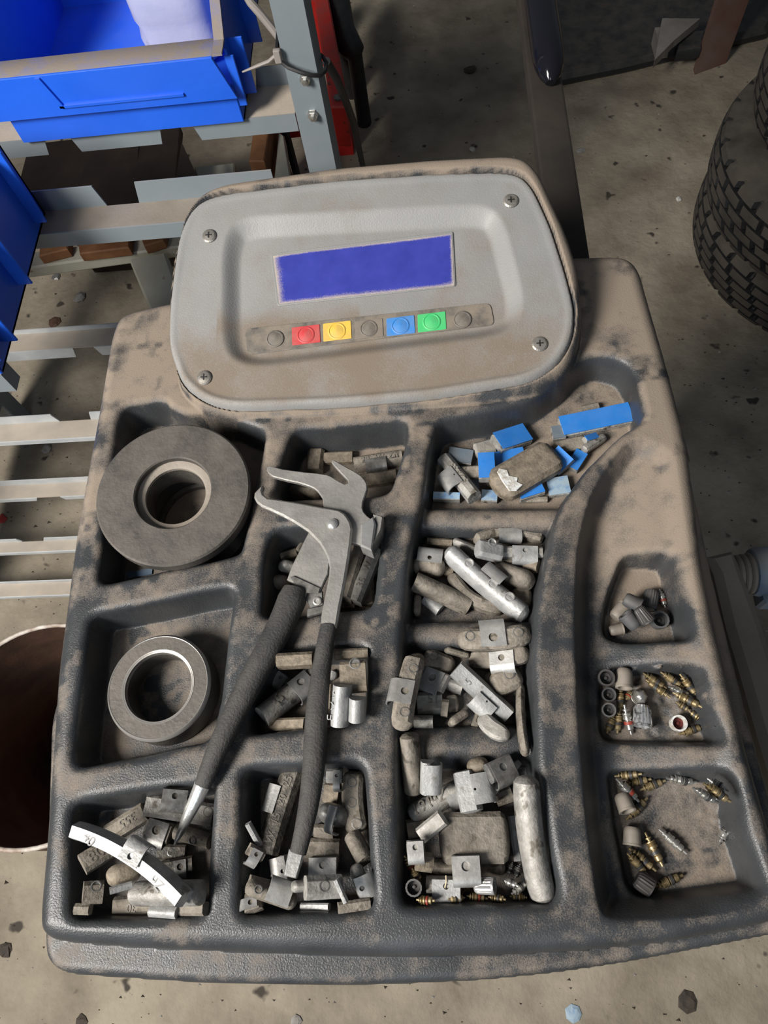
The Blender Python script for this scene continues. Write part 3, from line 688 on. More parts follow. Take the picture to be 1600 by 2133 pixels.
def cap(label, uv, dpx, m, pose='side', dirpx=(0, -1), ribs=True, hl=1.15, inner=None, grp=None, hex_=False, dz=0, taper=.9):
    h = dpx * .00027
    if pose == 'up' or pose == 'down':
        A, B, wd = rest((uv[0] - dpx * .4, uv[1]), (uv[0] + dpx * .4, uv[1]), dpx * .8, h, lim=.1, frac=1.0)
        c = (A + B) / 2; r = dpx / 2 * mpp(c); hgt = r * 1.7; R = Matrix.Rotation(.12, 3, 'X'); stamp(A, B, r * 1.8, hgt)
        base = Vector((c.x, c.y, c.z + dz))
    else:
        k = dpx * hl / 2; n = math.hypot(*dirpx); a = (uv[0] - dirpx[0] / n * k, uv[1] - dirpx[1] / n * k); b = (uv[0] + dirpx[0] / n * k, uv[1] + dirpx[1] / n * k)
        A, B, wd = rest(a, b, dpx * .8, h, lim=.3); r = dpx / 2 * mpp(A); hgt = (B - A).length; stamp(A, B, r * 1.6, r * 2)
        R = frame_of(A, B) @ Matrix.Rotation(math.radians(90), 3, 'Y'); base = A + Vector((0, 0, r))
    root = empty('valve_cover', base, R); tag(root, label, 'valve cap', grp)
    n = 6 if hex_ else (36 if ribs else 24)
    out = [(r * .98, 0), (r, hgt * .06), (r * (taper + .04), hgt * .7), (r * taper, hgt * .88), (r * taper * .8, hgt), (0, hgt)]
    if hex_: out = [(r, 0), (r, hgt * .5), (r * .8, hgt * .8), (r * .4, hgt), (0, hgt * 1.03)]
    if pose == 'up':      # open end upwards
        prof = [(0, 0), (r * .8, 0), (r * .9, hgt * .1), (r * .98, hgt * .5), (r, hgt), (r * .78, hgt), (r * .74, hgt * .4), (0, hgt * .4)]
        G().lathe(prof, 30, ribs=ribs, ra=.02).make('cap_shell', m, root, 40)
        G().lathe([(r * .7, hgt * .41), (r * .7, hgt * .46), (r * .25, hgt * .47), (r * .2, hgt * .6), (0, hgt * .62)], 18).make('cap_liner', inner or 'capblack', root)
    else:
        prof = [(0, hgt * .3), (r * .7, hgt * .3), (r * .72, 0)] + out
        G().lathe(prof, n, ribs=ribs, ra=.035).make('cap_shell', m, root, 25 if ribs else 40)
        G().lathe([(r * .96, -hgt * .02), (r * 1.03, hgt * .0), (r * 1.03, hgt * .09), (r * .97, hgt * .12)], 24, cap=False).make('cap_rim', m, root)
    return root

exec_order = []
# ------------------------------------------------------------------ cones and rings
def ring(name, label, uv, ow, iw, z, h, prof_extra, rot, m, cat='centring ring', parts=()):
    c = W(uv[0], uv[1], z + h); ro = ow / 2 * mpp(c); ri = iw / 2 * mpp(c)
    root = empty(name, c - Vector((0, 0, h)), rot); tag(root, label, cat)
    return root, ro, ri
c, ro, ri = None, None, None
fl1 = TZ - .028
root, ro, ri = ring('centring_cone', 'large dusty steel ring resting tilted across the upper left compartment', (358, 1024), 324, 160, TZ + .001, .010, None, (math.radians(2.5), math.radians(3.5), 0), 'ring')
b = .0012
G().lathe([(ri, 0), (ro - b, 0), (ro, b), (ro, .010 - b), (ro - b, .010), (ri + .0008, .010), (ri, .0092), (ri, .004)], 96, closed=True).make('flat_ring', 'ring', root)
G().lathe([(ri * .80, .0015), (ri * .999, -.001), (ri * .999, .0052), (ri * .86, .0048), (ri * .80, .0040)], 64, closed=True).make('inner_lip', 'armgrey', root)
G().lathe([(ri * .83, -.0205), (ri * 1.12, -.0205), (ri * 1.10, -.001), (ri * .80, .0014), (ri * .79, -.004)], 64, closed=True).make('hub_sleeve', 'ring', root)
root2 = empty('rubber_cup', (root.location.x + .006, root.location.y - .004, fl1), (0, 0, 0)); tag(root2, 'black rubber cup under the large steel ring', 'rubber cup')
G().lathe([(ro * .60, 0), (ro * .80, .001), (ro * .80, .008), (ro * .62, .015), (ro * .56, .015), (ro * .52, .008)], 72, closed=True).make('cup_wall', 'rubber', root2)
G().lathe([(ro * .50, 0), (ro * .60, 0), (ro * .60, .004), (ro * .50, .004)], 48, closed=True).make('cup_base', 'ring', root2)
fl2 = TZ - .026
root, ro, ri = ring('centring_ring', 'smaller machined steel ring lying in the left middle compartment', (329, 1429), 222, 142, fl2, .0215, None, (math.radians(.5), 0, 0), 'ring')
hh_ = .0215
G().lathe([(ri, .002), (ri * 1.05, 0), (ro * .97, 0), (ro, .002), (ro, hh_ - .0022), (ro * .95, hh_), (ri + .001, hh_), (ri, hh_ - .001)], 96, closed=True).make('ring_body', 'ring', root)
G().lathe([(ro * 1.001, hh_ - .0023), (ro * 1.001, hh_ - .0018), (ro * .955, hh_ + .0003), (ro * .945, hh_ + .0001)], 96, cap=False).make('bevelled_rim', 'ringedge', root)
G().lathe([(ri + .0018, hh_ + .0002), (ri + .0002, hh_ - .0003), (ri - .0002, hh_ - .003), (ri - .0001, hh_ - .004)], 96, cap=False).make('bore_edge', 'ringedge', root)
def tapebit(label, P, z, m, name='tape_scrap', cat='tape scrap'):
    pts = [W(u, v, z) for u, v in P]; c = sum(pts, Vector()) / len(pts)
    o = G().prism([tuple((p - c)[:2]) for p in pts], 0, .0006).make(name, m, None, 0); o.location = c; tag(o, label, cat); return o
tapebit('torn scrap of blue tape beside the large steel ring', [(263, 1195), (275, 1191), (287, 1190), (300, 1186), (318, 1185), (317, 1196), (300, 1200), (285, 1202), (270, 1206)], TZ - .0275, 'scrap')

# ------------------------------------------------------------------ loose weights, compartment by compartment (bottom layer first)
K = dict
w_ = weight
# lower left compartment
w_('tan slab weight in the bottom right corner of the lower left compartment', (362, 1893), (432, 1893), 26, 'flat', 'dusty', .005)
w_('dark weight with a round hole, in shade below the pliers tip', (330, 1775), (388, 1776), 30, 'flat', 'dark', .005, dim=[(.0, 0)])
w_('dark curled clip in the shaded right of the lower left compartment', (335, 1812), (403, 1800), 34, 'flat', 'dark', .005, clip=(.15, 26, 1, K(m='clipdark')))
w_('flat brown weight at the bottom of the lower left compartment, marked 30', (243, 1888), (325, 1882), 38, 'flat', 'dusty', .006, text=[('30', .0, -.1, .006, 180)])
w_('small square tan weight near the lower left compartment corner', (164, 1861), (206, 1858), 42, 'flat', 'dusty', .008, er=.0, dim=[(.1, .25)])
w_('tiny pale clip in the very bottom left corner', (157, 1893), (188, 1894), 20, 'flat', 'dusty', .006)
w_('tan weight marked 80 under the long bright weight', (165, 1806), (222, 1770), 40, 'flat', 'dusty', .007, text=[('80', .0, -.05, .0085, 8)])
w_('tan weight stamped 355 standing near the left compartment wall', (226, 1738), (303, 1690), 38, 'flat', 'dusty', .009, text=[('355', .1, .0, .007, 180)])
w_('speckled pale weight at the upper right of the lower left compartment', (303, 1676), (443, 1698), 44, 'flat', 'zinc', .007, dim=[(.0, .2), (.42, .1)])
w_('half round weight under the pliers tip, lying on the right', (365, 1732), (436, 1752), 32, 'dome', 'dusty', .008, er=.0, dim=[(.1, -.2)])
w_('keyhole clip weight just left of the pliers tip', (306, 1722), (356, 1738), 42, 'flat', 'dusty', .006, clip=(0, 46, 1, K(m='clipdark', reach=.45)))
w_('ribbed black steel clip lying at the top, beside the pliers spike', (334, 1656), (386, 1660), 30, 'flat', 'dark', .005, clip=(0, 50, 1, K(m='clipdark', reach=.4)))
w_('lumpy brown corroded weight left of centre', (213, 1832), (285, 1818), 40, 'dome', 'brown', .010, er=.5, bend=.06)
w_('big pale half round weight below the long bright weight', (277, 1862), (424, 1860), 50, 'dome', 'zinc', .010, er=.25)
w_('small chipped white clip left of the big half round weight', (225, 1857), (272, 1844), 14, 'flat', 'bright', .004)
w_('bright white notched clip at the bottom edge of the lower left compartment', (312, 1898), (368, 1902), 22, 'sheet', 'bright', .004)
w_('long bright curved weight marked 40 with a clip at its middle', (160, 1730), (384, 1874), 36, 'prism', 'bright', .011, bend=.055, clip=(.03, 50, -1, K(m='bright', reach=.30, hook=.004)), text=[('40', -.33, -.18, .0072, -14), ('Zn', .30, -.18, .0072, 165)])
# second compartment of the bottom row
w_('tan weight in the lower right corner behind the end clip', (702, 1892), (768, 1882), 22, 'flat', 'dusty', .005)
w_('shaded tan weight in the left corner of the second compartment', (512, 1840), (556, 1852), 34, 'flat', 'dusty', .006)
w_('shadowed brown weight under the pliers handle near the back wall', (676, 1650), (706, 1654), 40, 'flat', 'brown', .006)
w_('brown weight standing right of the pliers grip', (656, 1730), (696, 1733), 26, 'flat', 'dusty', .008)
w_('reflective curved tan weight at the right wall', (735, 1745), (764, 1800), 38, 'dome', 'dusty', .008)
w_('flat brown weight behind the lower middle clips', (636, 1770), (708, 1772), 46, 'flat', 'dusty', .007, dim=[(.25, -.2)])
w_('tan plate with a hole in the bottom left of the second compartment', (527, 1866), (530, 1902), 38, 'flat', 'dusty', .005, clip=(.1, 22, 1, K(m='clip', reach=.3)))
w_('curled pale clip low on the left wall of the second compartment', (513, 1765), (545, 1782), 22, 'flat', 'dusty', .005, clip=(0, 22, 1))
w_('long brown weight lying diagonally along the bottom left', (508, 1844), (612, 1880), 36, 'dome', 'dusty', .008, er=.4, clip=(.10, 50, -1, K(m='clip', hole=False, reach=.3)), dim=[(-.3, .1)])
w_('rough pale end of a weight beside the second compartment centre', (603, 1848), (650, 1844), 22, 'dome', 'zinc', .006, er=.4)
w_('thin bright strip in front of the riveted square weight', (630, 1888), (688, 1889), 14, 'flat', 'bright', .003)
w_('square pale weight with a shiny rivet', (628, 1850), (702, 1846), 46, 'flat', 'zinc', .010, dim=[(-.02, .05)])
w_('short plate clip with a round hole, above the riveted weight', (645, 1803), (703, 1802), 32, 'flat', 'zinc', .005, clip=(0, 58, 1, K(reach=.45, m='clip')))
w_('narrow bright chip leaning right of the riveted weight', (699, 1830), (720, 1878), 10, 'flat', 'bright', .004)
w_('upright tan clip weight against the lower right wall', (737, 1800), (764, 1876), 30, 'dome', 'zinc', .007, er=.5, clip=(.0, 48, -1, K(reach=.3)))
w_('long tan curved weight with two rivets along the right wall', (738, 1604), (746, 1734), 44, 'flat', 'dusty', .008, bend=-.06, er=.35, dim=[(-.32, .0), (.0, .0), (.34, .1)])
w_('small bright clip right of the pliers grip at the back wall', (681, 1616), (713, 1616), 28, 'flat', 'clip', .006, clip=(.2, 14, 1))
w_('shiny domed clip half hidden by the pliers grip', (672, 1690), (722, 1704), 44, 'dome', 'clipdark', .010, er=.4, clip=(.22, 20, 1, K(m='bright', hole=False)), tmax=.002)
w_('narrow bright sliver at the left wall of the second compartment', (515, 1712), (540, 1758), 12, 'flat', 'bright', .004)
w_('long black speckled weight marked 15 20 25 left of the pliers grip', (558, 1778), (613, 1602), 50, 'flat', 'dark', .010, bend=.01, clip=(.1, 58, -1, K(m='clip', hole=False, reach=-.2)), text=[('W', -.32, 0, .006, -6), ('15', -.10, 0, .006, -6), ('20', .12, 0, .006, -6), ('25', .34, 0, .006, -6)])
w_('curled steel clip directly below the right pliers handle end', (590, 1782), (600, 1846), 26, 'dome', 'zinc', .008, clip=(0, 56, 1, K(m='clip', reach=.2)))
# third compartment, second column
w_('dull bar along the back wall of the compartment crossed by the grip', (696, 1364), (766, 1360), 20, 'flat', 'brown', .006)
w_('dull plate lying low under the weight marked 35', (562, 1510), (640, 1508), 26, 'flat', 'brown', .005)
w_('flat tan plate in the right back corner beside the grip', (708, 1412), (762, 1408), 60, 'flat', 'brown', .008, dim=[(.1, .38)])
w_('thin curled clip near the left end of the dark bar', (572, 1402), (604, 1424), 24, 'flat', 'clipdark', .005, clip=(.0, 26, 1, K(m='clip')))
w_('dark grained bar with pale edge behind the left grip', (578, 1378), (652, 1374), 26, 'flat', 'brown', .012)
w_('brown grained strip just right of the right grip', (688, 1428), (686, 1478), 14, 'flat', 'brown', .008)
w_('long tan weight marked 35 with a riveted clip', (541, 1494), (648, 1408), 46, 'dome', 'zinc', .010, clip=(.22, 46, 1, K(m='clip', reach=.30, hook=.003)), text=[('35', -.22, -.05, .008, 18)])
w_('bright folded clip at the right wall, lower end', (744, 1446), (742, 1494), 34, 'dome', 'bright', .009)
w_('bright upright weight marked 5 K Zn right of the grip', (713, 1420), (706, 1504), 40, 'dome', 'bright', .010, text=[('5', -.32, -.28, .006, -90), ('K', -.02, -.28, .006, -90), ('Zn', .30, -.28, .006, -90)])
w_('small pale triangle of steel peeking out beside the grip', (682, 1405), (702, 1407), 26, 'flat', 'bright', .004, er=.9)
# second compartment, second column (under the pliers)
w_('dull flat weight at the left under the pliers plate', (585, 1160), (618, 1150), 18, 'flat', 'brown', .005)
w_('brown flat weight in the lower right corner near the ridge', (760, 1190), (766, 1262), 34, 'flat', 'brown', .006)
w_('brown weight under the hinge of the pliers', (690, 1250), (740, 1250), 36, 'flat', 'brown', .006)
w_('rounded tan weight end low on the left of the pliers plate', (563, 1210), (602, 1212), 34, 'dome', 'dusty', .009, er=.5)
w_('rounded pale weight end above it, left of the pliers plate', (577, 1172), (618, 1184), 26, 'dome', 'zinc', .008, er=.5)
w_('pinkish pale clip end at the left edge of the pliers plate', (618, 1150), (634, 1128), 14, 'dome', 'dusty', .006, er=.5)
w_('long grey weight beside the one marked 35 W Zn', (718, 1252), (752, 1140), 26, 'flat', 'dusty', .010, text=[])
w_('long grey weight marked 35 W Zn right of the pliers jaw', (740, 1255), (784, 1146), 28, 'flat', 'zinc', .011, text=[('35', -.18, 0, .0065, 0), ('W', .12, 0, .006, 0), ('Zn', .38, 0, .0065, 0)])
# top compartment, second column
w_('dull bar deep in the upper second compartment', (676, 955), (735, 952), 26, 'flat', 'brown', .006)
w_('wide dull weight below the one marked 20', (752, 1002), (826, 992), 30, 'flat', 'brown', .007)
w_('upright brown weight in the middle of the upper second compartment', (655, 982), (660, 940), 36, 'flat', 'brown', .008)
w_('rusty rounded lump below the upper pliers jaw', (600, 1022), (672, 1026), 32, 'dome', 'brown', .012, er=.5)
w_('grey weight marked 20 W Zn in the upper second compartment', (738, 966), (838, 950), 32, 'dome', 'dusty', .010, clip=(-.05, 44, 1, K(m='clipdark', hole=False, reach=-.1)), text=[('20', -.25, -.1, .006, 0), ('W', .05, -.1, .006, 0), ('Zn', .32, -.1, .006, 0)])
# top right compartment with adhesive weights
ad = K(name='adhesive_weight', cat='adhesive weight')
w_('dull slab low in the corner under the big capsule weight', (1082, 1042), (1140, 1040), 12, 'flat', 'dusty', .004, **ad)
w_('dull blue slab beside the clip weight foot', (966, 1012), (998, 1010), 30, 'flat', 'teal', .004, **ad)
w_('grey adhesive weight between the clip weight and the blue ones', (962, 985), (1000, 983), 28, 'flat', 'dusty', .005, **ad)
w_('dusty teal taped weight near the left wall', (934, 948), (984, 956), 32, 'flat', 'zinc', .005, film='teal', **ad)
w_('teal taped weight behind the big blue rectangle', (1150, 905), (1176, 902), 30, 'flat', 'zinc', .005, film='teal', **ad)
w_('small beige slab peeking above the big blue rectangle', (1212, 854), (1246, 846), 16, 'flat', 'dusty', .005, **ad)
w_('brown rounded weight under the big blue rectangle', (1155, 935), (1220, 920), 30, 'flat', 'dusty', .006, er=.2, **ad)
w_('pale blue torn weight at the curved ridge', (1140, 1018), (1185, 1012), 40, 'flat', 'zinc', .005, film='paleblue', **ad)
w_('light blue taped weight half under the curved ridge', (1190, 978), (1212, 944), 26, 'flat', 'zinc', .005, film='blue', **ad)
w_('small blue piece right under the big blue rectangle', (1216, 918), (1240, 911), 14, 'flat', 'zinc', .004, film='blue', **ad)
w_('pale tilted slab right of the small blue piece', (1214, 938), (1258, 910), 18, 'flat', 'zinc', .005, er=.3, **ad)
w_('pale blue slab low in front of the capsule weight', (1003, 1034), (1036, 1036), 24, 'flat', 'zinc', .005, film='paleblue', **ad)
w_('grey slab left of the uppermost torn blue weight', (987, 940), (1034, 928), 34, 'flat', 'zinc', .006, er=.15, **ad)
w_('upright blue taped weight left of the capsule weight', (1015, 1000), (1012, 948), 34, 'flat', 'zinc', .007, film='blue', **ad)
w_('blue taped weight just above the capsule weight', (1030, 962), (1092, 950), 32, 'flat', 'zinc', .007, film='blue', **ad)
w_('blue taped weight under the lower right of the capsule weight', (1080, 1032), (1130, 1016), 28, 'flat', 'zinc', .006, film='blue', **ad)
w_('dark blue taped weight right of the capsule weight', (1152, 974), (1184, 942), 44, 'flat', 'zinc', .006, film='blue', **ad)
w_('bright blue torn weight at the top of the heap', (1032, 926), (1094, 906), 44, 'flat', 'zinc', .007, film='blue', **ad)
w_('large bright blue taped rectangle at the right of the heap', (1168, 892), (1314, 862), 46, 'flat', 'zinc', .006, film='blue', **ad)
t_ = w_('large dirty capsule shaped weight with a peeled white end', (1030, 1018), (1158, 944), 78, 'flat', 'brown', .010, er=.28, dim=None, name='adhesive_weight', cat='adhesive weight', film=None, text=[])
q = G().prism([(-.0205, -.0085), (-.0165, -.0108), (-.0105, -.0096), (-.0125, -.0060), (-.0100, -.0035), (-.0140, .0005), (-.0125, .0045), (-.0160, .0085), (-.0188, .0070), (-.0200, 0)], .0093, .0106, bev=.0003)
o = q.make('peeled_end', 'white', t_, 0); o['label'] = 'peeled white end'
w_('thin adhesive weight on edge in the bottom left corner', (903, 1036), (958, 1038), 15, 'flat', 'zinc', .007, film='paleblue', **ad)
w_('clip weight marked 5 Zn 55 leaning in the left of the blue heap', (926, 958), (990, 1038), 30, 'flat', 'zinc', .010, clip=(.0, 46, 1, K(m='clip', reach=-.1, hook=.009)), text=[('5 Zn 55', .0, .1, .0058, 180)])
# upper channel compartment
w_('dull bar deep in the back left of the upper channel compartment', (890, 1128), (942, 1132), 16, 'flat', 'brown', .006)
w_('dull weight at the back right wall under the small clip weight', (1098, 1176), (1126, 1180), 26, 'flat', 'brown', .006)
w_('dark rounded weight low at the right wall', (1066, 1244), (1110, 1246), 44, 'flat', 'brown', .008, er=.3)
w_('dull flat weight under the left rounded one', (905, 1185), (945, 1190), 22, 'flat', 'brown', .006)
w_('slim standing weight at the left wall of the upper channel compartment', (869, 1284), (872, 1237), 14, 'flat', 'dusty', .010, er=.9)
w_('brown flat weight behind the long shiny dimpled weight', (1034, 1160), (1092, 1176), 24, 'flat', 'dusty', .007)
w_('wide tan weight with a rounded end right of the long shiny one', (1034, 1184), (1114, 1212), 42, 'dome', 'dusty', .011, er=.45)
w_('half hidden tan weight at the left with a small clip on top', (860, 1172), (926, 1180), 44, 'dome', 'dusty', .009, er=.4, clip=(.0, 52, -1, K(m='clip', reach=.0)))
w_('small crumpled bright clip in the lower left', (886, 1244), (918, 1270), 28, 'sheet', 'bright', .006)
w_('long tan half round weight in the lower left with a bright end', (860, 1206), (974, 1258), 40, 'dome', 'dusty', .011)
w_('pale narrow bar behind the bright block', (942, 1126), (1000, 1150), 22, 'dome', 'zinc', .008, er=.5)
w_('small weight with a holed clip at the back right', (1048, 1150), (1130, 1152), 24, 'flat', 'zinc', .007, clip=(.05, 52, 1, K(m='bright', reach=.4)))
w_('boat shaped bent weight along the back wall', (987, 1125), (1130, 1124), 20, 'flat', 'dusty', .008, bend=.12, er=.5, clip=(.0, 48, 1, K(m='clip', hole=False, reach=.1)))
w_('bright worn block in front of the boat shaped weight', (988, 1140), (1041, 1152), 38, 'flat', 'bright', .008, er=.12, dim=[(.0, .35)])
w_('curved dark weight with a pale rim below the long shiny one', (939, 1194), (1050, 1268), 26, 'flat', 'dusty', .010, bend=-.16, er=.8)
w_('long shiny weight with three dimples lying diagonally', (932, 1142), (1098, 1282), 42, 'dome', 'bright', .011, er=.35, bend=-.02, clip=(.02, 50, -1, K(m='clip', reach=-.25, hook=.006, hole=False)), dim=[(-.22, .1), (.08, .1), (.28, .1)])
# middle channel compartment
w_('brown weight low under the plate with a hole', (928, 1468), (956, 1464), 34, 'flat', 'dusty', .006, er=.2)
w_('dark rounded weight in the back left corner of the middle channel compartment', (845, 1378), (880, 1372), 30, 'dome', 'brown', .007, er=.5)
w_('curved slip behind the dimpled fin on the right', (1010, 1416), (1048, 1404), 24, 'flat', 'dusty', .005, er=.5)
w_('small dark curl below the bright clip', (988, 1512), (996, 1488), 14, 'dome', 'dusty', .006)
w_('tan curved weight below the rounded boat with clip', (980, 1372), (1106, 1358), 38, 'flat', 'dusty', .007, er=.5, bend=-.05, clip=(.08, 52, 1, K(m='clip', reach=.30)))
w_('tan weight with a dimple at the upper left', (881, 1366), (946, 1392), 40, 'flat', 'dusty', .008, er=.4, dim=[(-.15, .1)])
w_('thin pointed sliver above the bright bar', (925, 1352), (974, 1366), 12, 'flat', 'dusty', .005, er=.5)
w_('short half round weight joined under the plate with a hole', (928, 1420), (964, 1434), 28, 'dome', 'zinc', .008)
w_('pale holed clip lying on top of the half round weight', (882, 1406), (932, 1426), 40, 'flat', 'zinc', .004, clip=(0, 46, 1, K(m='bright', reach=.45)))
w_('pale block at the lower left under the one marked 15', (862, 1502), (902, 1502), 26, 'dome', 'zinc', .008)
w_('small dark block right of the one marked 15', (920, 1474), (934, 1476), 34, 'flat', 'dusty', .007)
w_('square zinc weight stamped 15', (870, 1466), (922, 1464), 44, 'flat', 'zinc', .009, text=[('15', .15, .15, .007, 180)])
w_('pointed tan sliver near the lower edge', (934, 1510), (970, 1486), 18, 'flat', 'dusty', .006, er=.6)
w_('dimpled fin shaped weight at the right', (1022, 1432), (1086, 1404), 50, 'flat', 'dusty', .008, er=.45, dim=[(.15, .15)])
w_('long upright weight at the right wall reaching over the bar', (1086, 1430), (1096, 1574), 20, 'dome', 'dusty', .008, bend=-.03, er=.8)
w_('spoon shaped curved plate below the bright bar', (1006, 1490), (1062, 1534), 36, 'flat', 'zinc', .006, bend=-.12, er=.8)
w_('long grimy weight with two rivets at the left wall', (866, 1372), (836, 1520), 44, 'flat', 'dusty', .009, er=.3, bend=-.03, clip=(.06, 52, 1, K(m='clip', reach=.35)), dim=[(-.28, .1), (.33, .1)])
w_('large grimy boat weight with two rivets and holed clip over the divider bar', (953, 1330), (1106, 1318), 44, 'flat', 'dusty', .008, bend=-.05, er=.6, clip=(-.02, 52, -1, K(m='clip', reach=.42, hook=.006)), dim=[(-.33, .08), (.32, .08)])
w_('long bright bar shaped weight marked 5 Zn lying diagonally on the heap', (948, 1388), (1056, 1488), 40, 'prism', 'bright', .012, clip=(.12, 48, 1, K(m='bright', reach=-.2, hook=.007)), text=[('5', -.25, -.2, .006, 90), ('Zn', .15, -.2, .006, 90)])
# lower channel compartment
core('brass valve core in the dark row at the bottom left of the lower channel compartment', (868, 1874), (906, 1876), seal='redseal')
core('brass valve core at the bottom edge, right of the first one', (968, 1870), (934, 1873))
core('brass valve core with red band, centre of the bottom row', (972, 1866), (1016, 1872), seal='redseal')
core('brass valve core at the bottom row under the ribbed metal cap', (1018, 1868), (1054, 1874))
core('dark valve core at the right end of the bottom row', (1098, 1870), (1062, 1868))
core('valve core with red band leaning against the left wall', (842, 1782), (866, 1818), seal='redseal')
core('valve core under it at the left wall', (858, 1808), (876, 1834))
core('worn grey valve core below the slim bright strip', (1068, 1796), (1058, 1824), 'nickel')
core('worn grey valve core next to it on the right', (1084, 1800), (1072, 1830), 'nickel')
core('bright valve core leaning under the long right weight', (1066, 1862), (1098, 1838), 'nickel')
core('short bright valve core lying crosswise above it', (1048, 1832), (1080, 1846), 'nickel')
core('brass valve core with red band left of the ribbed metal cap', (962, 1862), (988, 1832), seal='redseal')
w_('dull tan block above the open grey cap', (864, 1792), (892, 1796), 38, 'flat', 'brown', .008)
w_('dull tan slab at the left wall under the weight marked 161', (846, 1728), (884, 1722), 36, 'flat', 'brown', .007)
w_('dark rounded weight end behind the bright white clip', (975, 1600), (1018, 1588), 34, 'dome', 'brown', .009, er=.5)
w_('dull block right of the bright white clip', (1032, 1664), (1066, 1652), 34, 'flat', 'dusty', .008)
w_('small pale clip with a hole at the left wall', (848, 1766), (884, 1764), 28, 'flat', 'zinc', .006, clip=(0, 34, 1, K(reach=.4)))
w_('long thin half round bar behind the square holed clip', (888, 1808), (1053, 1806), 34, 'dome', 'dusty', .009, er=.4)
cap('open grey cap in the bottom left corner of the lower channel compartment', (861, 1846), 34, 'capgrey', 'up')
w_('bright split cylinder clip in the bottom row', (888, 1842), (958, 1844), 34, 'dome', 'zinc', .010, clip=(.1, 58, 1, K(m='bright', reach=.3)))
cap('ribbed bright metal cap lying in the bottom row', (1010, 1845), 34, 'steelb', 'side', (-1, 0), hl=1.2)
w_('large square tan adhesive block in the centre', (914, 1746), (1062, 1744), 100, 'flat', 'dusty', .010, er=.16, name='adhesive_weight', cat='adhesive weight')
w_('square plate clip with a large hole in front of the tan block', (942, 1806), (1000, 1804), 44, 'flat', 'zinc', .006, clip=(0, 58, 1, K(m='clip', reach=.45)), tmax=.0)
w_('five sided tan plate under the weight marked Zn 161', (880, 1738), (926, 1700), 34, 'flat', 'zinc', .005)
w_('upright half round weight leaning over the lower divider bar at the left', (850, 1522), (862, 1650), 42, 'dome', 'dusty', .010, er=.2)
w_('bright narrow clip hooked on the upright left weight', (890, 1580), (888, 1646), 28, 'dome', 'bright', .008, clip=(0, 60, -1, K(m='bright', hole=False, reach=.2)))
w_('long flat bar at the back under the dark holed clip', (1022, 1656), (1076, 1592), 16, 'flat', 'clip', .008)
w_('dark steel holed clip at the back of the lower channel compartment', (1014, 1614), (1062, 1592), 40, 'flat', 'clipdark', .006, clip=(0, 52, 1, K(m='clipdark', reach=.4)))
w_('long pale weight marked Zn 161 upside down', (852, 1700), (962, 1640), 44, 'dome', 'zinc', .011, er=.35, clip=(.30, 30, 1, K(m='clip', hole=False, reach=-.1)), text=[('Zn', .08, .12, .0085, 180), ('161', -.22, .12, .0085, 180)])
w_('slim bright strip leaning beside the tan block', (1066, 1700), (1080, 1794), 18, 'flat', 'bright', .006)
w_('brightest white weight with a square clip at the back', (966, 1604), (984, 1694), 48, 'prism', 'bright', .011, er=.1, clip=(.0, 60, -1, K(m='bright', reach=-.2, hook=.010)))
w_('very long curved tan weight at the right wall', (1097, 1612), (1136, 1876), 56, 'dome', 'zinc', .011, bend=-.035, er=.35, text=[])
# thread
pts = [W(u, v, TZ + z) for u, v, z in ((929, 1824, -.008), (930, 1836, -.007), (927, 1848, -.008), (928, 1858, -.010), (922, 1866, -.014), (924, 1872, -.016))]
c = pts[0]; o = G().tube([p - c for p in pts], .0004, 6).make('thread', 'thread'); o.location = c; tag(o, 'short straw coloured thread hanging over the split cylinder clip', 'thread')

# ------------------------------------------------------------------ right hand pockets
core('valve core with red seal beside the dirt in the small upper pocket', (1374, 1228), (1386, 1266), 'nickel', 'redseal')
cap('small beige cap in the lower left of the upper right pocket', (1284, 1312), 24, 'capcream', 'side', (-1, .2), ribs=False)
cap('beige smooth cap at the left of the cap heap', (1291, 1274), 30, 'capcream', 'side', (-.8, .9), ribs=False)
cap('grey smooth cap at the top of the cap heap', (1317, 1255), 32, 'capgrey', 'side', (-1, -.5), ribs=False)
cap('brownish grey cap at the bottom of the cap heap', (1314, 1293), 32, 'capgrey', 'side', (.7, .8), ribs=False)
cap('finely ribbed grey cap standing at the upper right of the heap', (1354, 1250), 33, 'capgrey', 'side', (.2, -1), ribs=True)
cap('black ribbed conical cap in the middle of the heap', (1340, 1281), 32, 'capblack', 'side', (-.6, -.8), ribs=True, taper=.75)
cap('grey cap with its open end facing up at the right of the heap', (1376, 1286), 36, 'capgrey', 'up', inner='capblack')
gB = None
core('dark brass core lying upright beside the two open caps', (1292, 1432), (1292, 1482))
core('dark brass core below it near the pocket corner', (1291, 1480), (1286, 1528))
core('dark brass core leaning in the lower left corner', (1279, 1490), (1264, 1528))
core('silver core with red band left of the ribbed chrome cap', (1300, 1468), (1315, 1530), 'nickel', 'redseal')
core('stubby brass core just left of the hexagon cap', (1318, 1440), (1304, 1458), seal='redseal')
core('brass core at the left of the brass heap, top row', (1339, 1402), (1388, 1434))
core('brass core at the back of the middle right pocket', (1376, 1400), (1423, 1432))
core('brass core pointing down the right wall', (1416, 1404), (1452, 1450))
core('brass core below the top left one, pointing to the pocket centre', (1396, 1454), (1345, 1416))
core('silver core in the middle of the brass heap', (1392, 1430), (1440, 1450), 'nickel')
core('long brass core under the silver one', (1402, 1443), (1463, 1474))
core('thin brass core above the red lined cap', (1408, 1462), (1436, 1480))
core('short bright brass core with a forked end at the right wall', (1464, 1500), (1436, 1482))
core('brass core lying below the red lined cap', (1414, 1530), (1466, 1513))
cap('black open cap in the top left corner of the middle right pocket', (1264, 1407), 34, 'capblack', 'up', ribs=False)
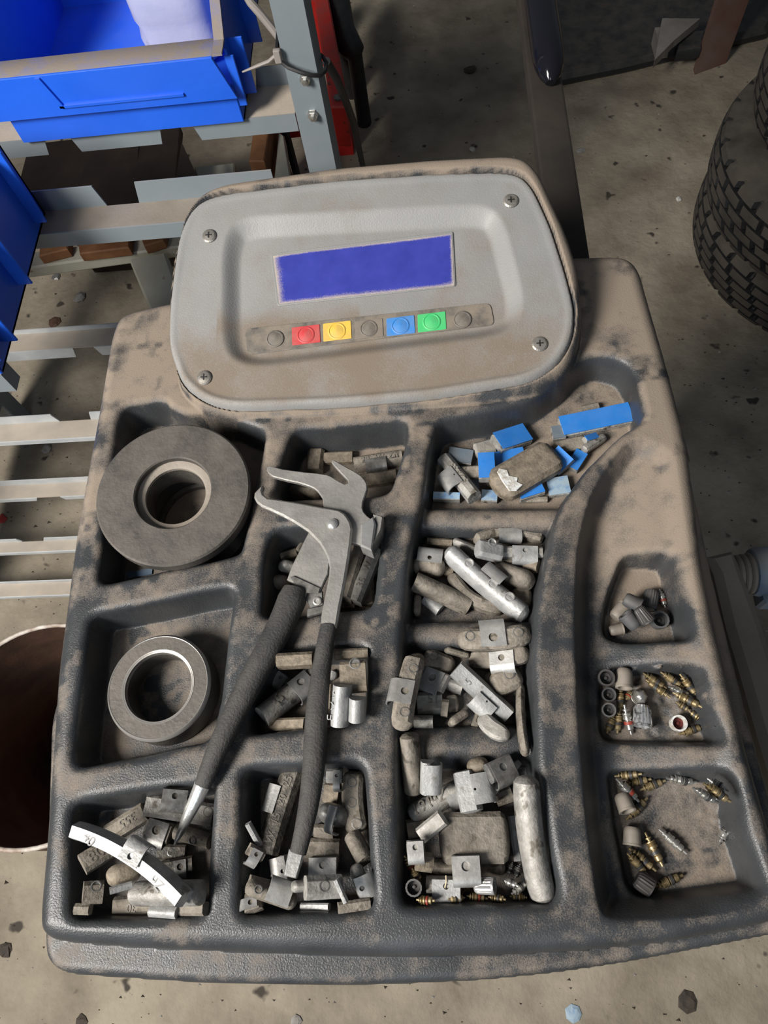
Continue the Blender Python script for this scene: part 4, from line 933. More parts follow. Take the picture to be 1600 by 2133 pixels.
cap('dark open cap, middle of the column of three', (1269, 1443), 29, 'capgrey', 'up', ribs=False)
cap('dark open cap, lowest of the column of three', (1269, 1475), 29, 'capgrey', 'up', ribs=False)
cap('beige cap with an oval mark beside the black open cap', (1300, 1414), 34, 'capcream', 'side', (0, -1), ribs=False, taper=.98)
cap('shiny domed hexagon metal cap', (1337, 1446), 31, 'nickel', 'down', hex_=True, ribs=False)
cap('ribbed black and chrome cap', (1338, 1492), 38, 'chrome', 'side', (0, -1), hl=1.15)
cap('white rimmed cap with a dark red lining', (1416, 1502), 33, 'white', 'up', ribs=False, inner='redrubber')
# lowest pocket
core('brass core in the top left corner of the lowest right pocket', (1280, 1617), (1337, 1612))
core('thick brass core just below the corner one', (1300, 1632), (1356, 1623))
core('brass core third along the top edge, slanted up', (1332, 1646), (1386, 1626))
core('core with red band pointing down right from the corner', (1283, 1622), (1330, 1670), 'nickel', 'redseal')
core('polished core at the middle of the top edge', (1388, 1621), (1450, 1630), 'nickel')
core('pale core nearest the top right corner', (1474, 1622), (1518, 1648), 'nickel')
core('brass core between the two pale ones at the top right', (1465, 1632), (1521, 1670))
core('pale core with a yellow pin in front of them', (1443, 1641), (1495, 1672), 'nickel')
core('shiny yellow brass core leaning on the beige cap', (1304, 1708), (1348, 1662))
core('clean brass core standing out on the dark floor, left', (1343, 1734), (1380, 1804))
core('bright chrome core alone in the middle of the pocket', (1372, 1727), (1430, 1778), 'nickel', 'nickel')
core('tarnished core, right one of the leaning pair', (1310, 1767), (1366, 1814))
core('tarnished core, left one of the leaning pair', (1306, 1777), (1348, 1822))
core('small brass core lying at the front wall', (1362, 1848), (1422, 1823))
core('grey threaded core half buried in dirt at the right wall', (1495, 1760), (1526, 1708), 'nickel', 'capblack' if False else 'blackseal')
cap('beige cap with oval slots in the upper left of the lowest pocket', (1301, 1673), 36, 'capcream', 'side', (-.4, -1), ribs=False, hl=1.05)
cap('beige cap with oval slots below the other slotted one', (1317, 1742), 37, 'capcream', 'side', (0, -1), ribs=False, hl=1.05)
cap('black ribbed cap in the lowest corner', (1342, 1840), 40, 'capblack', 'side', (-.7, -.5), hl=1.0)

# ------------------------------------------------------------------ pliers lying across the tray
PZ = TZ + .0012
pc = W(693, 1092, PZ)
pl = empty('wheel_weight_pliers', pc); tag(pl, 'steel wheel weight pliers with black grips and a hammer head', 'pliers')
def plp(P, z): return [tuple((W(u, v, z) - pc)[:2]) for u, v in P]
A_ = [(547, 1009), (541, 1014), (530, 1026), (529, 1036), (534, 1046), (545, 1055), (567, 1064), (590, 1075), (608, 1085), (626, 1096), (641, 1106), (653, 1118), (666, 1132), (675, 1147), (682, 1163), (686, 1181), (685, 1200), (682, 1215), (677, 1240), (673, 1260), (669, 1282), (668, 1306), (700, 1308), (704, 1290), (709, 1260), (714, 1235), (718, 1215), (723, 1185), (727, 1159), (731, 1130), (734, 1102), (731, 1088), (725, 1078), (718, 1069), (706, 1062), (690, 1059), (671, 1056), (640, 1050), (612, 1045), (580, 1040), (558, 1037), (549, 1030), (546, 1022), (549, 1013)]
B_ = [(556, 974), (561, 971), (575, 974), (590, 978), (612, 981), (635, 984), (658, 986), (680, 989), (690, 993), (698, 998), (708, 1004), (718, 1009), (725, 1007), (725, 1001), (718, 994), (711, 987), (700, 975), (691, 964), (692, 959), (697, 959), (704, 963), (721, 973), (738, 982), (752, 991), (761, 1001), (765, 1010), (765, 1020), (761, 1032), (756, 1046), (755, 1058), (758, 1067), (765, 1075), (774, 1082), (768, 1110), (752, 1136), (733, 1131), (700, 1140), (686, 1175), (684, 1195), (676, 1212), (666, 1233), (640, 1226), (598, 1208), (608, 1180), (621, 1154), (633, 1129), (646, 1104), (670, 1080), (674, 1058), (672, 1038), (662, 1024), (655, 1018), (646, 1014), (632, 1009), (617, 1005), (598, 1001), (579, 996), (568, 993), (560, 987), (556, 980)]
G().prism(plp(B_, PZ + .004), .0008, .0046, bev=.0006).make('back_jaw_plate', 'plier', pl)
G().prism(plp(A_, PZ + .009), .0050, .0092, bev=.0012).make('front_jaw_plate', 'plier', pl)
r0 = W(693, 1092, PZ + .009) - pc
G().lathe([(.0035, .0088), (.0035, .0100), (.0024, .0112), (.0008, .0116), (0, .0116)], 20, Matrix.Translation((r0.x, r0.y, 0))).make('pivot_rivet', 'steelb', pl)
HM_ = [(750, 1098), (757, 1090), (766, 1081), (779, 1077), (797, 1081), (801, 1086), (797, 1112), (774, 1150), (752, 1139), (745, 1120)]
hg = G().prism(plp([(752, 1094), (778, 1078), (784, 1094), (775, 1149), (751, 1139)], PZ + .010), -.003, .012, bev=.0012)
hg.make('hammer_head', 'steelb', pl)
G().prism(plp([(779, 1078), (798, 1081), (801, 1086), (797, 1112), (775, 1149), (785, 1100)], PZ + .004), -.004, .0095, bev=.001).make('hammer_face', 'plier', pl)
def grip(P, name='handle_grip'):
    pts = [W(u, v, PZ + .006 + dz) - pc for u, v, wv, dz in P]; rs = [wv / 2 * mpp(pts[i] + pc) for i, (u, v, wv, dz) in enumerate(P)]
    Q, RR = [], []
    for i in range(len(pts) - 1):
        for k in range(4):
            t = k / 4; a, b, c_, d = pts[max(i - 1, 0)], pts[i], pts[i + 1], pts[min(i + 2, len(pts) - 1)]
            Q.append(.5 * ((2 * b) + (c_ - a) * t + (2 * a - 5 * b + 4 * c_ - d) * t * t + (3 * b - a - 3 * c_ + d) * t ** 3)); RR.append(rs[i] * (1 - t) + rs[i + 1] * t)
    Q.append(pts[-1]); RR.append(rs[-1])
    G().tube(Q, RR, 18, flat=.8).make(name, 'grip', pl, 60)
grip([(685, 1303, 35, .001), (678, 1340, 37, .001), (669, 1400, 41, .001), (661, 1470, 47, .001), (657, 1540, 50, .001), (653, 1600, 48, .001), (644, 1670, 44, .0), (632, 1730, 39, -.002), (621, 1776, 36, -.004)])
grip([(616, 1226, 50, -.002), (608, 1250, 62, -.002), (586, 1300, 58, -.001), (552, 1365, 56, 0), (520, 1425, 55, 0), (486, 1490, 50, 0), (455, 1556, 45, 0), (436, 1600, 40, -.001), (422, 1637, 35, -.003)])
G().prism(plp([(603, 1768), (633, 1774), (629, 1795), (618, 1830), (592, 1824), (597, 1795)], PZ + .002), -.0005, .0035, bev=.0006).make('chisel_end', 'steelb', pl)
sp = [W(423, 1632, PZ + .002) - pc, W(410, 1662, PZ) - pc, W(388, 1708, PZ - .005) - pc, W(372, 1742, PZ - .009) - pc, W(363, 1761, PZ - .0115) - pc]
G().tube(sp, [.0046, .0042, .003, .0017, .0004], 12).make('spike_end', 'steelb', pl)
lk = G().prism(plp([(605, 1203), (612, 1200), (668, 1226), (664, 1236), (640, 1236), (636, 1248), (625, 1232)], PZ + .005), .0046, .006, bev=.0004)
lk.prism(plp([(632, 1238), (672, 1232), (674, 1262), (648, 1268)], PZ + .002), .000, .004, bev=.0004)
lk.prism(plp([(640, 1270), (675, 1262), (674, 1276), (640, 1286)], PZ + .002), .000, .003, bev=.0004)
lk.make('link_plate', 'clipdark', pl)
q = W(661, 1253, PZ + .004) - pc
G().lathe([(.0026, .004), (.0026, .0048), (.0017, .0052), (.0015, .0046), (0, .0046)], 16, Matrix.Translation((q.x, q.y, 0))).make('link_rivet', 'clip', pl)

# ------------------------------------------------------------------ steel rack, post and rails
rack = empty('storage_rack', (-.5, .85, 0)); tag(rack, 'grey painted steel rack with dusty notched shelf rails', 'rack')
def rk(o): o.parent = rack; o.location = (.5, -.85, 0); return o
pX0, pX1, pY = -.176, -.137, .842
g = G(); g.prism([(pX0, pY), (pX0, pY + .003), (pX1 - .006, pY + .003), (pX1 - .003, pY + .006), (pX1 - .003, pY + .040), (pX1, pY + .040), (pX1, pY + .004), (pX1 - .002, pY)], 0, 1.1)
rk(g.make('upright_post', 'rack', None, 40)); 
g = G().box((-.96, .845, 0), (-.92, .885, 1.1), bev=.002); rk(g.make('upright_post', 'rack'))
g = G().box((-.96, .41, 0), (-.92, .45, .72), bev=.002); rk(g.make('upright_post', 'rack'))
g = G().box((-.96, .45, .60), (-.92, .845, .655)).box((-.96, .45, .24), (-.92, .845, .292)).box((-.96, .45, .10), (-.92, .845, .142)); rk(g.make('side_brace', 'rack'))
def rail(x0, x1, y, z, depth_, up_, lip, m='rack', md='rackdust', notch_front=None, notch_back=None):
    """shelf rail: dusty channel floor, back upstand, hanging front lip with dovetail notches"""
    g = G()
    def strip(yy, za, zb_, notches):
        xs = [x0]; 
        segs = []; cur = x0
        for a, b in (notches or []): segs.append((cur, a)); cur = b
        segs.append((cur, x1))
        for i, (a, b) in enumerate(segs):
            ins = .006
            T = Matrix(((1, 0, 0, 0), (0, 0, 1, yy), (0, 1, 0, 0), (0, 0, 0, 1)))
            P = [(a, za), (b, za), (b - (ins if i < len(segs) - 1 else 0), zb_), (a + (ins if i else 0), zb_)]
            g.prism(P, 0, .002, T)
    strip(y, z, z - lip, None if notch_front is None else notch_front)
    strip(y + depth_, z, z + up_, None if notch_back is None else notch_back)
    rk(g.make('rail_flange', m, None, 0))
    g2 = G().box((x0, y + .002, z - .002), (x1, y + depth_, z)); rk(g2.make('rail_channel', md))
rail(-.95, -.178, .846, .684, .058, .026, .024, notch_front=[(-.51, -.476), (-.354, -.312)], notch_back=[(-.949, -.232)])
rail(-.95, -.20, .700, .662, .040, .030, .022, md='armgrey', notch_back=[(-.417, -.375)])
def rz(P, z): return [W(u, v, z) for u, v in P]
# lower shelves: front/back lips placed where the sight lines meet them
for (z, y0, dep, up_, lip, nf, nb, m) in ((.30, .815, .040, .010, .024, [(-.66, -.622)], None, 'rackbright'), (.30, .628, .036, .020, .010, None, [(-.655, -.60)], 'rackbright'), (.15, .598, .030, .016, .010, [(-.765, -.72)], None, 'rackbright'), (.15, .490, .022, .010, .008, None, [(-.775, -.735)], 'rackbright'), (.10, .425, .026, .008, .008, None, None, 'rackbright')):
    rail(-.95, -.40, y0, z, dep, up_, lip, m, 'rackdust', nf, nb)
# bolts on the post
for u, v in ((636, 163), (652, 238)):
    p = WY(u, v, pY); T = Matrix.Translation(p) @ Matrix.Rotation(math.radians(90), 4, 'X')
    g = G().lathe([(.0075, 0), (.0075, .0006), (.0068, .0012)], 6, T).lathe([(.0066, .001), (.0066, .005), (.0055, .006), (.0036, .006), (.0036, .010), (0, .0105)], 6, T)
    rk(g.make('hex_bolt', 'nickel'))
# cable tie round the post
g = G()
P = [WY(578, 112, pY - .004), WY(585, 128, pY - .006), WY(600, 140, pY - .010), WY(625, 150, pY - .014), WY(650, 157, pY - .014), WY(668, 157, pY - .008), WY(678, 148, pY + .004), WY(680, 130, pY + .02), WY(672, 118, pY + .046)]
P2 = P + [Vector((pX0 - .004, pY + .046, P[0].z + .01)), Vector((pX0 - .005, pY + .01, P[0].z)), P[0]]
c = P[0]; ct = empty('cable_tie', c); tag(ct, 'black cable tie looped around the grey rack post', 'cable tie')
G().tube([p - c for p in P2], .0024, 6, flat=1).make('strap', 'cable', ct)
G().box((-.004, -.005, -.009), (.004, .002, .006), bev=.001).make('lock_head', 'cablegrey', ct)
tl = [Vector((0, 0, 0)), WY(560, 128, pY - .002) - c, WY(535, 138, pY - .002) - c, WY(505, 150, pY - .002) - c]
G().tube(tl, [.0022, .0022, .002, .001], 6).make('tail', 'cablegrey', ct)
P = [W(680, 128, .70), W(702, 165, .66), W(722, 215, .60), W(735, 250, .50), W(748, 310, .36), W(757, 350, .20), W(762, 390, .012), W(840, 420, .012)]
c = P[0]; o = G().tube([p - c for p in P], .0055, 10).make('power_cable', 'cable'); o.location = c; tag(o, 'black cable hanging from the tie down to the floor', 'cable')
P = [W(510, -10, .80), W(530, 12, .76), W(552, 38, .70), W(575, 62, .64), W(592, 84, .60), W(600, 110, .58)]
P = [WY(505, -25, .91), WY(522, 5, .905), WY(545, 32, .90), WY(566, 58, .90), WY(585, 82, .895), WY(600, 98, .895)]
c = P[0]; o = G().tube([p - c for p in P], .005, 10).make('grey_cable', 'cablegrey'); o.location = c; tag(o, 'grey cable behind the rack post', 'cable')

# ------------------------------------------------------------------ blue storage bins
def storage_bin(label, x0, x1, y0, y1, z0, zf, zt, right_ribs=True):
    root = empty('storage_bin', ((x0 + x1) / 2, (y0 + y1) / 2, z0)); tag(root, label, 'storage bin', 'blue plastic storage bins')
    c = root.location; t = .003
    def P(o): o.parent = root; o.location = -Vector(c); return o
    g = G().box((x0, y0 + .012, z0), (x1, y1, z0 + t))
    P(g.make('bin_floor', 'bluebin'))
    g = G(); g.box((x0, y0 + .010, z0), (x1, y0 + .013, z0 + (zf - z0) * .55), bev=.001)   # lower step of the front
    T = Matrix(((1, 0, 0, 0), (0, 1, 0, 0), (0, 0, 1, 0), (0, 0, 0, 1)))
    zl = z0 + (zf - z0) * .42
    g.prism([(x0 - .02, zl), (x1 + .004, zl), (x1 - .012, zf), (x0 - .02, zf)], 0, .004, Matrix(((1, 0, 0, 0), (0, 0, 1, y0), (0, 1, 0, 0), (0, 0, 0, 1))), bev=.001)
    P(g.make('front_wall', 'bluebin'))
    P(G().box((x0 - .02, y0 + .003, zf - .003), (x1 - .012, y0 + .036, zf), bev=.001).make('front_ledge', 'bindust'))
    # label pocket
    lx0, lx1 = x0 + (x1 - x0) * .27, x0 + (x1 - x0) * .80
    fr = G().box((lx0, y0 - .003, zl + .012), (lx1, y0, zl + .015)).prism([(lx0 - .012, zf - .002), (lx0 - .006, zf - .002), (lx0 + .006, zl + .012), (lx0, zl + .012)], 0, .003, Matrix(((1, 0, 0, 0), (0, 0, 1, y0 - .003), (0, 1, 0, 0), (0, 0, 0, 1))))
    P(fr.make('label_holder', 'bluebin'))
    for side, xx in ((-1, x0), (1, x1)):
        T = Matrix(((0, 0, 1, xx - (t if side > 0 else 0)), (1, 0, 0, 0), (0, 1, 0, 0), (0, 0, 0, 1)))
        g = G().prism([(y0 + .012, z0), (y1, z0), (y1, zt), (y0 + (y1 - y0) * .45, zt), (y0 + .03, zf)], 0, t, T)
        P(g.make('side_wall', 'bluebin'))
        g = G()
        xo = (xx - .0115, xx + .0005) if side > 0 else (xx, xx + .010)
        T = Matrix(((0, 0, 1, min(xo)), (1, 0, 0, 0), (0, 1, 0, 0), (0, 0, 0, 1)))
        g.prism([(y0 + .002, zf - .0005), (y0 + .03, zf - .0005), (y0 + (y1 - y0) * .45, zt), (y0 + (y1 - y0) * .45, zt + .002), (y0 + .028, zf + .002), (y0 + .002, zf + .0022)], 0, abs(xo[1] - xo[0]), T)
        P(g.make('top_rim', 'bindust'))
        if side > 0:
            for yy, zz, ww in ((y0 + .012, z0 + .02, .010), (y0 + .045, z0 + .012, .017), (y0 + (y1 - y0) * .5, z0 + .012, .017), (y1 - .03, z0 + .012, .015)):
                g = G().box((xx - .001, yy, zz), (xx + ww, yy + .003, zt if yy > y0 + .1 else zf - .008), bev=.0008); P(g.make('side_rib', 'bluebin'))
    P(G().box((x0, y1 - t, z0), (x1, y1, zt)).make('back_wall', 'bluebin'))
    return root
b1 = storage_bin('blue bin at the top left holding a lilac jug', -.535, -.242, .828, 1.12, .686, .777, .86)
b2 = storage_bin('blue bin at the left edge seen from its ribbed side', -.80, -.497, .480, .735, .663, .725, .775)
rk(G().box((-.92, .49, .63), (-.50, .51, .662)).box((-.92, .45, .60), (-.90, .51, .63)).make('bin_bracket', 'rack'))
# jug in the first bin
jc = Vector((-.325, .985, .690)); jug = empty('plastic_jug', jc); tag(jug, 'lilac plastic jug standing in the upper blue bin', 'jug')
g = G(); ring_ = []
for (z, sx, sy) in ((0, .034, .030), (.004, .043, .038), (.014, .050, .046), (.04, .053, .049), (.055, .050, .046), (.065, .053, .049), (.11, .053, .049), (.145, .046, .042), (.165, .035, .03), (.175, .018, .018), (.19, .018, .018)):
    ring_.append([(sx * (abs(math.cos(a)) ** .6) * (1 if math.cos(a) > 0 else -1), sy * (abs(math.sin(a)) ** .6) * (1 if math.sin(a) > 0 else -1), z) for a in np.linspace(0, 2 * math.pi, 33)[:-1]])
n = 32; V = [p for r in ring_ for p in r]; F = [(k * n + i, k * n + (i + 1) % n, (k + 1) * n + (i + 1) % n, (k + 1) * n + i) for k in range(len(ring_) - 1) for i in range(n)] + [tuple(range(n - 1, -1, -1))]
g.add(V, F); g.make('jug_body', 'lilac', jug, 60)
G().lathe([(.020, .178), (.020, .20), (0, .202)], 24, ribs=1, ra=.02).make('jug_cap', 'capblack', jug)
G().tube([(.020, .0, .172), (.040, 0, .180), (.058, 0, .160), (.060, 0, .12), (.050, 0, .09)], .008, 10).make('jug_handle', 'lilac', jug, 60)

# ------------------------------------------------------------------ stuff behind the rack
cf = empty('cream_frame', (-.6, .95, 0)); tag(cf, 'chipped cream painted steel trolley frame behind the rack', 'trolley frame')
def cfp(o): o.parent = cf; o.location = (.6, -.95, 0); return o
zc = .20
P = [W(u, v, zc) for u, v in ((40, 560), (380, 512), (380, 482), (40, 528))]
cfp(G().prism([p[:2] for p in P], zc - .03, zc, bev=.004).make('cross_beam', 'cream'))
P = [W(u, v, zc + .002) for u, v in ((268, 540), (345, 525), (372, 600), (400, 720), (345, 720), (315, 655))]
cfp(G().prism([p[:2] for p in P], zc - .028, zc + .004, bev=.006).make('curved_leg_plate', 'cream'))
P = [W(u, v, zc) for u, v in ((404, 348), (488, 338), (488, 376), (415, 388))]
cfp(G().prism([p[:2] for p in P], zc - .03, zc, bev=.004).make('corner_plate', 'cream'))
P = [W(u, v, zc) for u, v in ((580, 275), (592, 282), (606, 380), (570, 380))]
cfp(G().prism([p[:2] for p in P], zc - .03, zc, bev=.003).make('side_strip', 'cream'))
for a, b in (((370, 505), (370, 480)), ((450, 375), (450, 350)), ((596, 395), (596, 380))):
    p = (W(*a, zc) + W(*b, zc)) / 2; cfp(G().box((p.x - .012, p.y - .010, 0), (p.x + .012, p.y + .010, zc - .01)).make('leg', 'cream'))
crate = empty('wooden_crate', (-.6, 1.15, 0)); tag(crate, 'dark wooden crate boards under the upper blue bin', 'crate')
def crp(o): o.parent = crate; o.location = (.6, -1.15, 0); return o
zd = .30
for q_, m, dz in (([(60, 300), (190, 285), (165, 440), (20, 450)], 'wooddark', -.01), ([(190, 290), (290, 290), (285, 425), (150, 440)], 'wooddark', 0), ([(293, 290), (345, 265), (375, 262), (365, 395), (330, 432), (270, 432)], 'wooddark', .012), ([(378, 295), (418, 383), (360, 398)], 'wooddark', .03)):
    P = [W(u, v, zd + dz) for u, v in q_]; crp(G().prism([p[:2] for p in P], zd + dz - .02, zd + dz, bev=.002).make('board', m))
p0 = W(150, 360, zd); p1 = W(330, 360, zd)
crp(G().box((p0.x - .10, p0.y + .02, 0), (p1.x, p1.y + .15, zd - .035), bev=.004).make('crate_body', 'wooddark'))
tim = empty('timber_offcuts', (-.55, 1.0, 0)); tag(tim, 'reddish brown timber offcuts lying behind the dusty rack rail', 'timber', 'timber offcuts behind the rack')
bpy.data.objects.remove(tim)
for i, (q_, lab) in enumerate((([(80, 505), (140, 498), (140, 518), (80, 533)], 'reddish timber end at the left behind the rack rail'), ([(155, 496), (268, 480), (268, 515), (165, 528)], 'orange brown timber end in the middle behind the rack rail'), ([(278, 480), (345, 470), (340, 500), (300, 512)], 'brown timber end at the right behind the rack rail'), ([(535, 215), (570, 215), (550, 335), (518, 335)], 'upright reddish plank beside the grey post'))):
    zt_ = (.225, .225, .225, .235, .30)[i]; P = [W(u, v, zt_) for u, v in q_]
    if i < 3: P[0] = P[0] + Vector((0, .02, 0)); P[1] = P[1] + Vector((0, .02, 0))
    c = sum(P, Vector()) / len(P); c.z = (.2005, .2005, .2005, 0, 0)[i]
    o = G().prism([tuple((p - c)[:2]) for p in P], 0, zt_ - c.z, bev=.003).make('timber_offcut', 'wood'); o.location = c; tag(o, lab, 'timber')
# dark flat bar leaning next to the post
P = [W(583, 230, .22), W(625, 390, .02)]
o = G().tube([Vector((0, 0, 0)), P[1] - P[0]], .009, 4).make('black_bar', 'black'); o.location = P[0]; tag(o, 'thin dark steel bar leaning left of the grey post', 'bar')

# red jack with black rubber part
jk = empty('floor_jack', (-.1, 1.3, 0)); tag(jk, 'red enamelled floor jack behind the grey post', 'jack')
def jp(o): o.parent = jk; o.location = (.1, -1.3, 0); return o
zj = .26
P = [W(u, v, zj) for u, v in ((650, -30), (680, -30), (715, 160), (718, 222), (690, 222), (672, 120))]
jp(G().prism([p[:2] for p in P], zj - .10, zj, bev=.004).make('red_arm', 'red'))
P = [W(u, v, .16) for u, v in ((560, 232), (625, 222), (640, 236), (560, 246))]
jp(G().prism([p[:2] for p in P], .10, .15, bev=.003).make('red_base_plate', 'red'))
p = W(705, 205, zj); jp(G().lathe([(.010, 0), (.010, .004), (0, .006)], 12, Matrix.Translation((p.x, p.y, zj))).make('arm_bolt', 'clipdark'))
q0 = W(690, 40, zj - .1)
for u, v in ((665, 0), (700, 190)):
    p = W(u, v, zj - .1); jp(G().box((p.x - .02, p.y - .02, 0), (p.x + .02, p.y + .02, zj - .09)).make('support_leg', 'red'))
P = [W(700, -30, .22), W(708, 20, .22), W(718, 60, .21), (W(726, 90, .20)), (W(738, 108, .19)), W(742, 120, .185)]
c = P[3].copy(); c.z = 0
o = G().tube([p - c for p in P], [.026, .028, .024, .030, .026, .012], 14).tube([P[1] - c, Vector((P[1].x - c.x, P[1].y - c.y, .0))], .02, 10).tube([P[4] - c, Vector((P[4].x - c.x, P[4].y - c.y, .0))], .018, 10).make('rubber_buffer', 'rubber', None, 60); o.location = c; tag(o, 'lumpy black rubber piece beside the red jack', 'rubber buffer')

# dark box, sheet and panel at the top right
zb = .035
P = [W(u, v, zb) for u, v in ((1092, 100), (1112, 134), (1170, 158), (1300, 132), (1440, 98), (1600, 60), (1700, -120), (1090, -120))]
c = sum(P, Vector()) / len(P); c.z = 0
o = G().prism([tuple((p - c)[:2]) for p in P], 0, zb, bev=.012).make('machine_base', 'black'); o.location = c; tag(o, 'dusty black machine base plate on the floor at the top right', 'machine base')
zs = .16
P = [W(u, v, zs) for u, v in ((1377, 68), (1393, -20), (1475, -20), (1420, 25))]; c = sum(P, Vector()) / len(P); c.z = zb
o = G().prism([tuple((p - c)[:2]) for p in P], .04, .06).box((-.03, .0, 0), (.0, .06, .041)).make('sheet_metal_cover', 'greysheet', None, 0); o.location = c; tag(o, 'pale grey pointed sheet metal piece above the black base', 'sheet metal')
P = [W(u, v, .13) for u, v in ((1425, 50), (1432, 10), (1485, 5), (1478, 42))]; c = sum(P, Vector()) / len(P); c.z = zb
o = G().prism([tuple((p - c)[:2]) for p in P], 0, .03, bev=.004).make('pedal_pad', 'black'); o.location = c; tag(o, 'small black ribbed pedal pad beside the grey sheet', 'pedal')
a0, a1 = W(1447, 156, .0), W(1512, 132, 0.0); top0, top1 = WY(1508, -40, a0.y + .02), WY(1575, -40, a1.y + .02)
c = a0.copy()
V = [a0, a1, top1, top0]; V2 = [v + Vector((0, .02, 0)) for v in V]
o = G().add([v - c for v in V + V2], [(0, 1, 2, 3), (7, 6, 5, 4), (0, 4, 5, 1), (1, 5, 6, 2), (2, 6, 7, 3), (3, 7, 4, 0)]).make('leaning_panel', 'rustpanel', None, 0); o.location = c; tag(o, 'brown red steel panel standing between the black base and the tyres', 'panel')

# ------------------------------------------------------------------ tyres
def tyre_mesh(Ro, wd, ri, pat):
    n = 416; prof = []; idx = []; isc = lambda i, blk: (i + pat * 3 * blk) % 13 in (0, 1)
    # cross-section from inner bead bottom round the outside to inner bead top
    sec = [(ri, .10), (ri + .008, .05), (ri + .03, .015), ((ri + Ro) / 2, .0), (Ro - .045, .012), (Ro - .028, .028), (Ro - .012, .06)]
    tr = [.09, .16, .18, .25, .35, .37, .48, .52, .63, .65, .75, .82, .84, .91]
    lower = [(r, z * wd / 1.0 * 1.0) for r, z in sec]
    pts = [(ri, wd * .10), (ri + .008, wd * .03), (ri + .03, wd * .005), ((ri + Ro) / 2, 0), (Ro - .040, wd * .03), (Ro - .02, wd * .08)]
    k0 = len(pts)
    gro = {2: 1, 5: 1, 6: 0, 9: 1}
    tz = []
    for a, b, gflag in ((.11, .19, 0), (.20, .215, 1), (.225, .345, 0), (.355, .37, 1), (.38, .49, 0), (.495, .505, 1), (.51, .62, 0), (.63, .645, 1), (.655, .775, 0), (.785, .80, 1), (.81, .89, 0)):
        for t in (a, (a + b) / 2, b): tz.append((t, gflag))
    tread = []
    for t, gf in tz: tread.append((Ro - .010 * (abs(t - .5) / .4) ** 3 - (.008 if gf else 0), wd * t, 0 if gf else 1))
    top = [(r, wd - z) for r, z in pts[::-1]]
    V = []; full = len(pts) * 2 + len(tread)
    for i in range(n):
        a = 2 * math.pi * i / n
        for r, z in pts: V.append((r * math.cos(a), r * math.sin(a), z))
        for k, (r, z, f) in enumerate(tread):
            blk = k // 6; side = blk in (0, 4) or z < wd * .21 or z > wd * .79
            cut = isc(i, blk)
            rr = r - (.009 if (f and cut) else 0) 
            aa = a + (z / wd - .5) * (.10 if pat == 1 else -.16) * (1 if not side else .4)
            V.append((rr * math.cos(aa), rr * math.sin(aa), z))
        for r, z in top: V.append((r * math.cos(a), r * math.sin(a), z))
    F = [(i * full + k, ((i + 1) % n) * full + k, ((i + 1) % n) * full + k + 1, i * full + k + 1) for i in range(n) for k in range(full - 1)]
    for i in range(n):
        for k in range(full - 1):
            q = k - len(pts); g_ = 0
            if 0 <= q < len(tread) - 1:
                a_, b_ = tread[q], tread[q + 1]
                if not (a_[2] and b_[2]): g_ = 1
                elif isc(i, q // 6) or isc(i + 1, q // 6): g_ = 1
            idx.append(g_)
    idx += [0] * n
    F += [(i * full + full - 1, ((i + 1) % n) * full + full - 1, ((i + 1) % n) * full, i * full) for i in range(n)]
    return V, F, idx
tv = [tyre_mesh(.315, .135, .20, 1), tyre_mesh(.305, .150, .19, 2)]
zt = 0
for i, (k, dx, dy, sc, lab) in enumerate(((0, 0, 0, 1, 'dusty tyre at the bottom of the stack, right edge'), (1, -.022, -.018, 1.0, 'dusty tyre second from the bottom of the stack'), (0, .02, .012, .95, 'dusty tyre third from the bottom of the stack'), (1, .01, -.01, .97, 'topmost dusty tyre of the stack in the corner'))):
    V, F, ix = tv[k]; o = mesh_obj('tyre', V, F, 'tyre', None, 35, mats=['rubber'], idx=ix); o.location = (.852 + dx, 1.195 + dy, zt + .001); o.rotation_euler = (0, 0, i * .7); o.scale = (sc, sc, 1)
    zt += (.135, .150)[k] + .001; tag(o, lab, 'tyre', 'stacked tyres')

# ------------------------------------------------------------------ open drum on the left
dr = empty('steel_drum', (-.589, .158, 0)); tag(dr, 'open rusty steel drum with a pale worn rim at the left edge', 'drum')
G().lathe([(0, 0), (.146, 0), (.150, .004), (.1515, .296), (.1485, .296), (.147, .006), (0, .006)], 80).make('drum_shell', 'rust', dr, 40)
P = [(.151 * math.cos(a), .151 * math.sin(a), .298) for a in np.linspace(0, 2 * math.pi, 65)]
G().tube(P, .0032, 8, cap=False).make('rolled_rim', 'rim', dr, 60)

# ------------------------------------------------------------------ litter on the floor
def pebble(u, v, rpx, m, label, flat=.4, seed=0, z=0.0):
    r_ = np.random.RandomState(seed); c = W(u, v, z); r = rpx * mpp(c); n = 7; V = []
    for k, (s_, zz) in enumerate(((.8, 0), (1, flat * .5), (.55, flat))):
        for i in range(n):
            a = 2 * math.pi * i / n; q = s_ * (.75 + .5 * r_.rand()) ; V.append((r * q * math.cos(a), r * q * math.sin(a), r * zz * (.8 + .4 * r_.rand()) if k else 0))
    F = [tuple(range(n - 1, -1, -1)), tuple(range(2 * n, 3 * n))] + [(k * n + i, k * n + (i + 1) % n, (k + 1) * n + (i + 1) % n, (k + 1) * n + i) for k in range(2) for i in range(n)]
    o = mesh_obj('floor_chip', V, F, m, None, 0); o.location = c; tag(o, label, 'floor chip')
pebble(1196, 2112, 17, 'paleblue', 'torn pale blue tape chip on the floor in front of the tray', .25, 1)
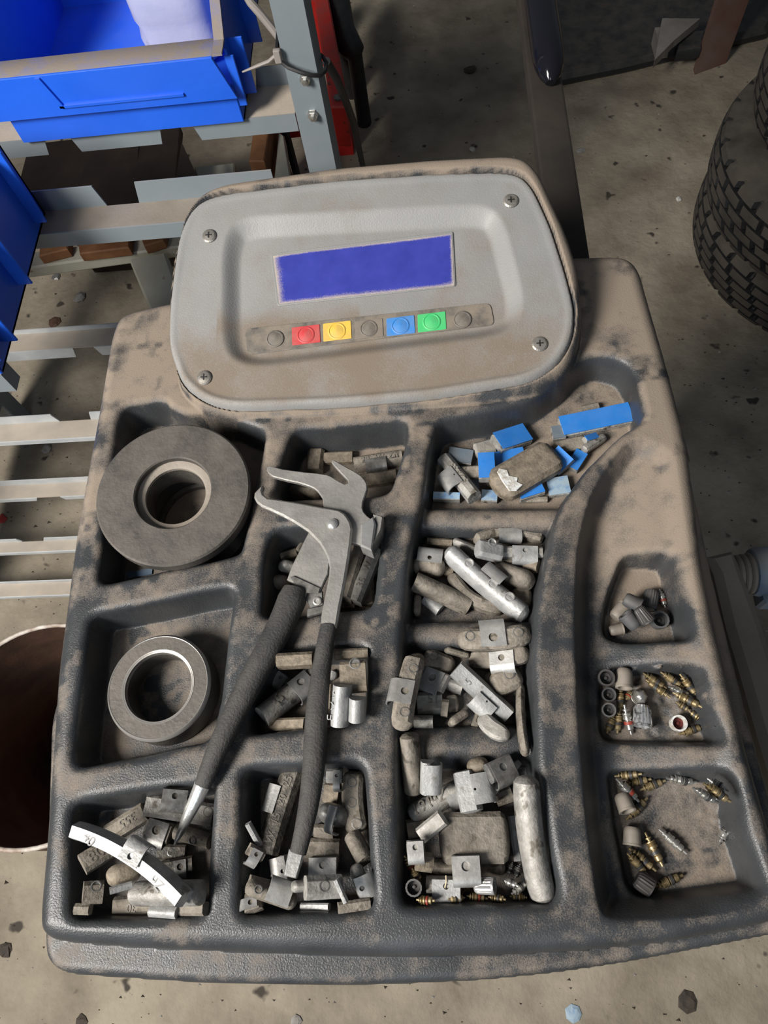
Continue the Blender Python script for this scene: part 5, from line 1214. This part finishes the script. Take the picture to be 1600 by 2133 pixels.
pebble(618, 2126, 12, 'chip', 'grey chip at the bottom edge below the tray centre', .5, 2)
pebble(1432, 2086, 22, 'leaf', 'dark crumbled clump on the floor at the bottom right', .3, 3)
pebble(12, 1978, 15, 'leaf', 'dark chip on the floor at the bottom left edge', .4, 4)
pebble(170, 2128, 14, 'leaf', 'dark chip at the bottom edge on the left', .4, 5)
pebble(118, 578, 9, 'nickel', 'shiny metal bit on the floor behind the left rails', .5, 6)
pebble(168, 622, 14, 'chip', 'grey pebble on the floor behind the left rails', .5, 7)
pebble(115, 672, 14, 'rust', 'rusty flake on the floor just above the bright rail', .3, 8)
pebble(98, 935, 12, 'chip', 'pale grey flake on the floor between the two middle rails', .4, 9)
pebble(5, 1082, 11, 'red', 'small red plastic bit at the left edge between rails', .5, 10)
pebble(980, 148, 13, 'leaf', 'dark clump on the floor above the console', .5, 11)
pebble(985, 312, 7, 'white', 'small white speck near the top of the console', .5, 12)
pebble(1210, 314, 9, 'chip', 'pale flat sliver on the floor right of the guard arm', .2, 13)
pebble(1413, 415, 7, 'white', 'white speck on the floor beside the bottom tyre', .5, 14)
# gritty scatter, far too many to count
V, F = [], []
r_ = np.random.RandomState(5)
for i in range(5200):
    if i < 3000: x, y = r_.uniform(-1.1, .95), r_.uniform(-.35, 1.0)
    else: x, y = r_.uniform(-1.6, 1.6), r_.uniform(.6, 2.8)
    if math.hypot(x - .87, y - 1.2) < .37 or math.hypot(x + .589, y - .158) < .17 or (x > .15 and y > 1.68): continue
    s_ = abs(r_.normal(0, .0011)) + .0005; b = len(V); a = r_.rand() * 6
    for k in range(3): V.append((x + s_ * math.cos(a + k * 2.1) * (1 + r_.rand()), y + s_ * math.sin(a + k * 2.1), .0001))
    V.append((x, y, s_ * .9)); F += [(b, b + 1, b + 3), (b + 1, b + 2, b + 3), (b + 2, b, b + 3)]
o = mesh_obj('floor_grit', V, F, 'leaf', None, 0, mats=['chip'], idx=[int((k // 3) % 3 == 0) for k in range(len(F))]); tag(o, 'fine dark and pale grit scattered over the concrete', 'grit', None, 'stuff')
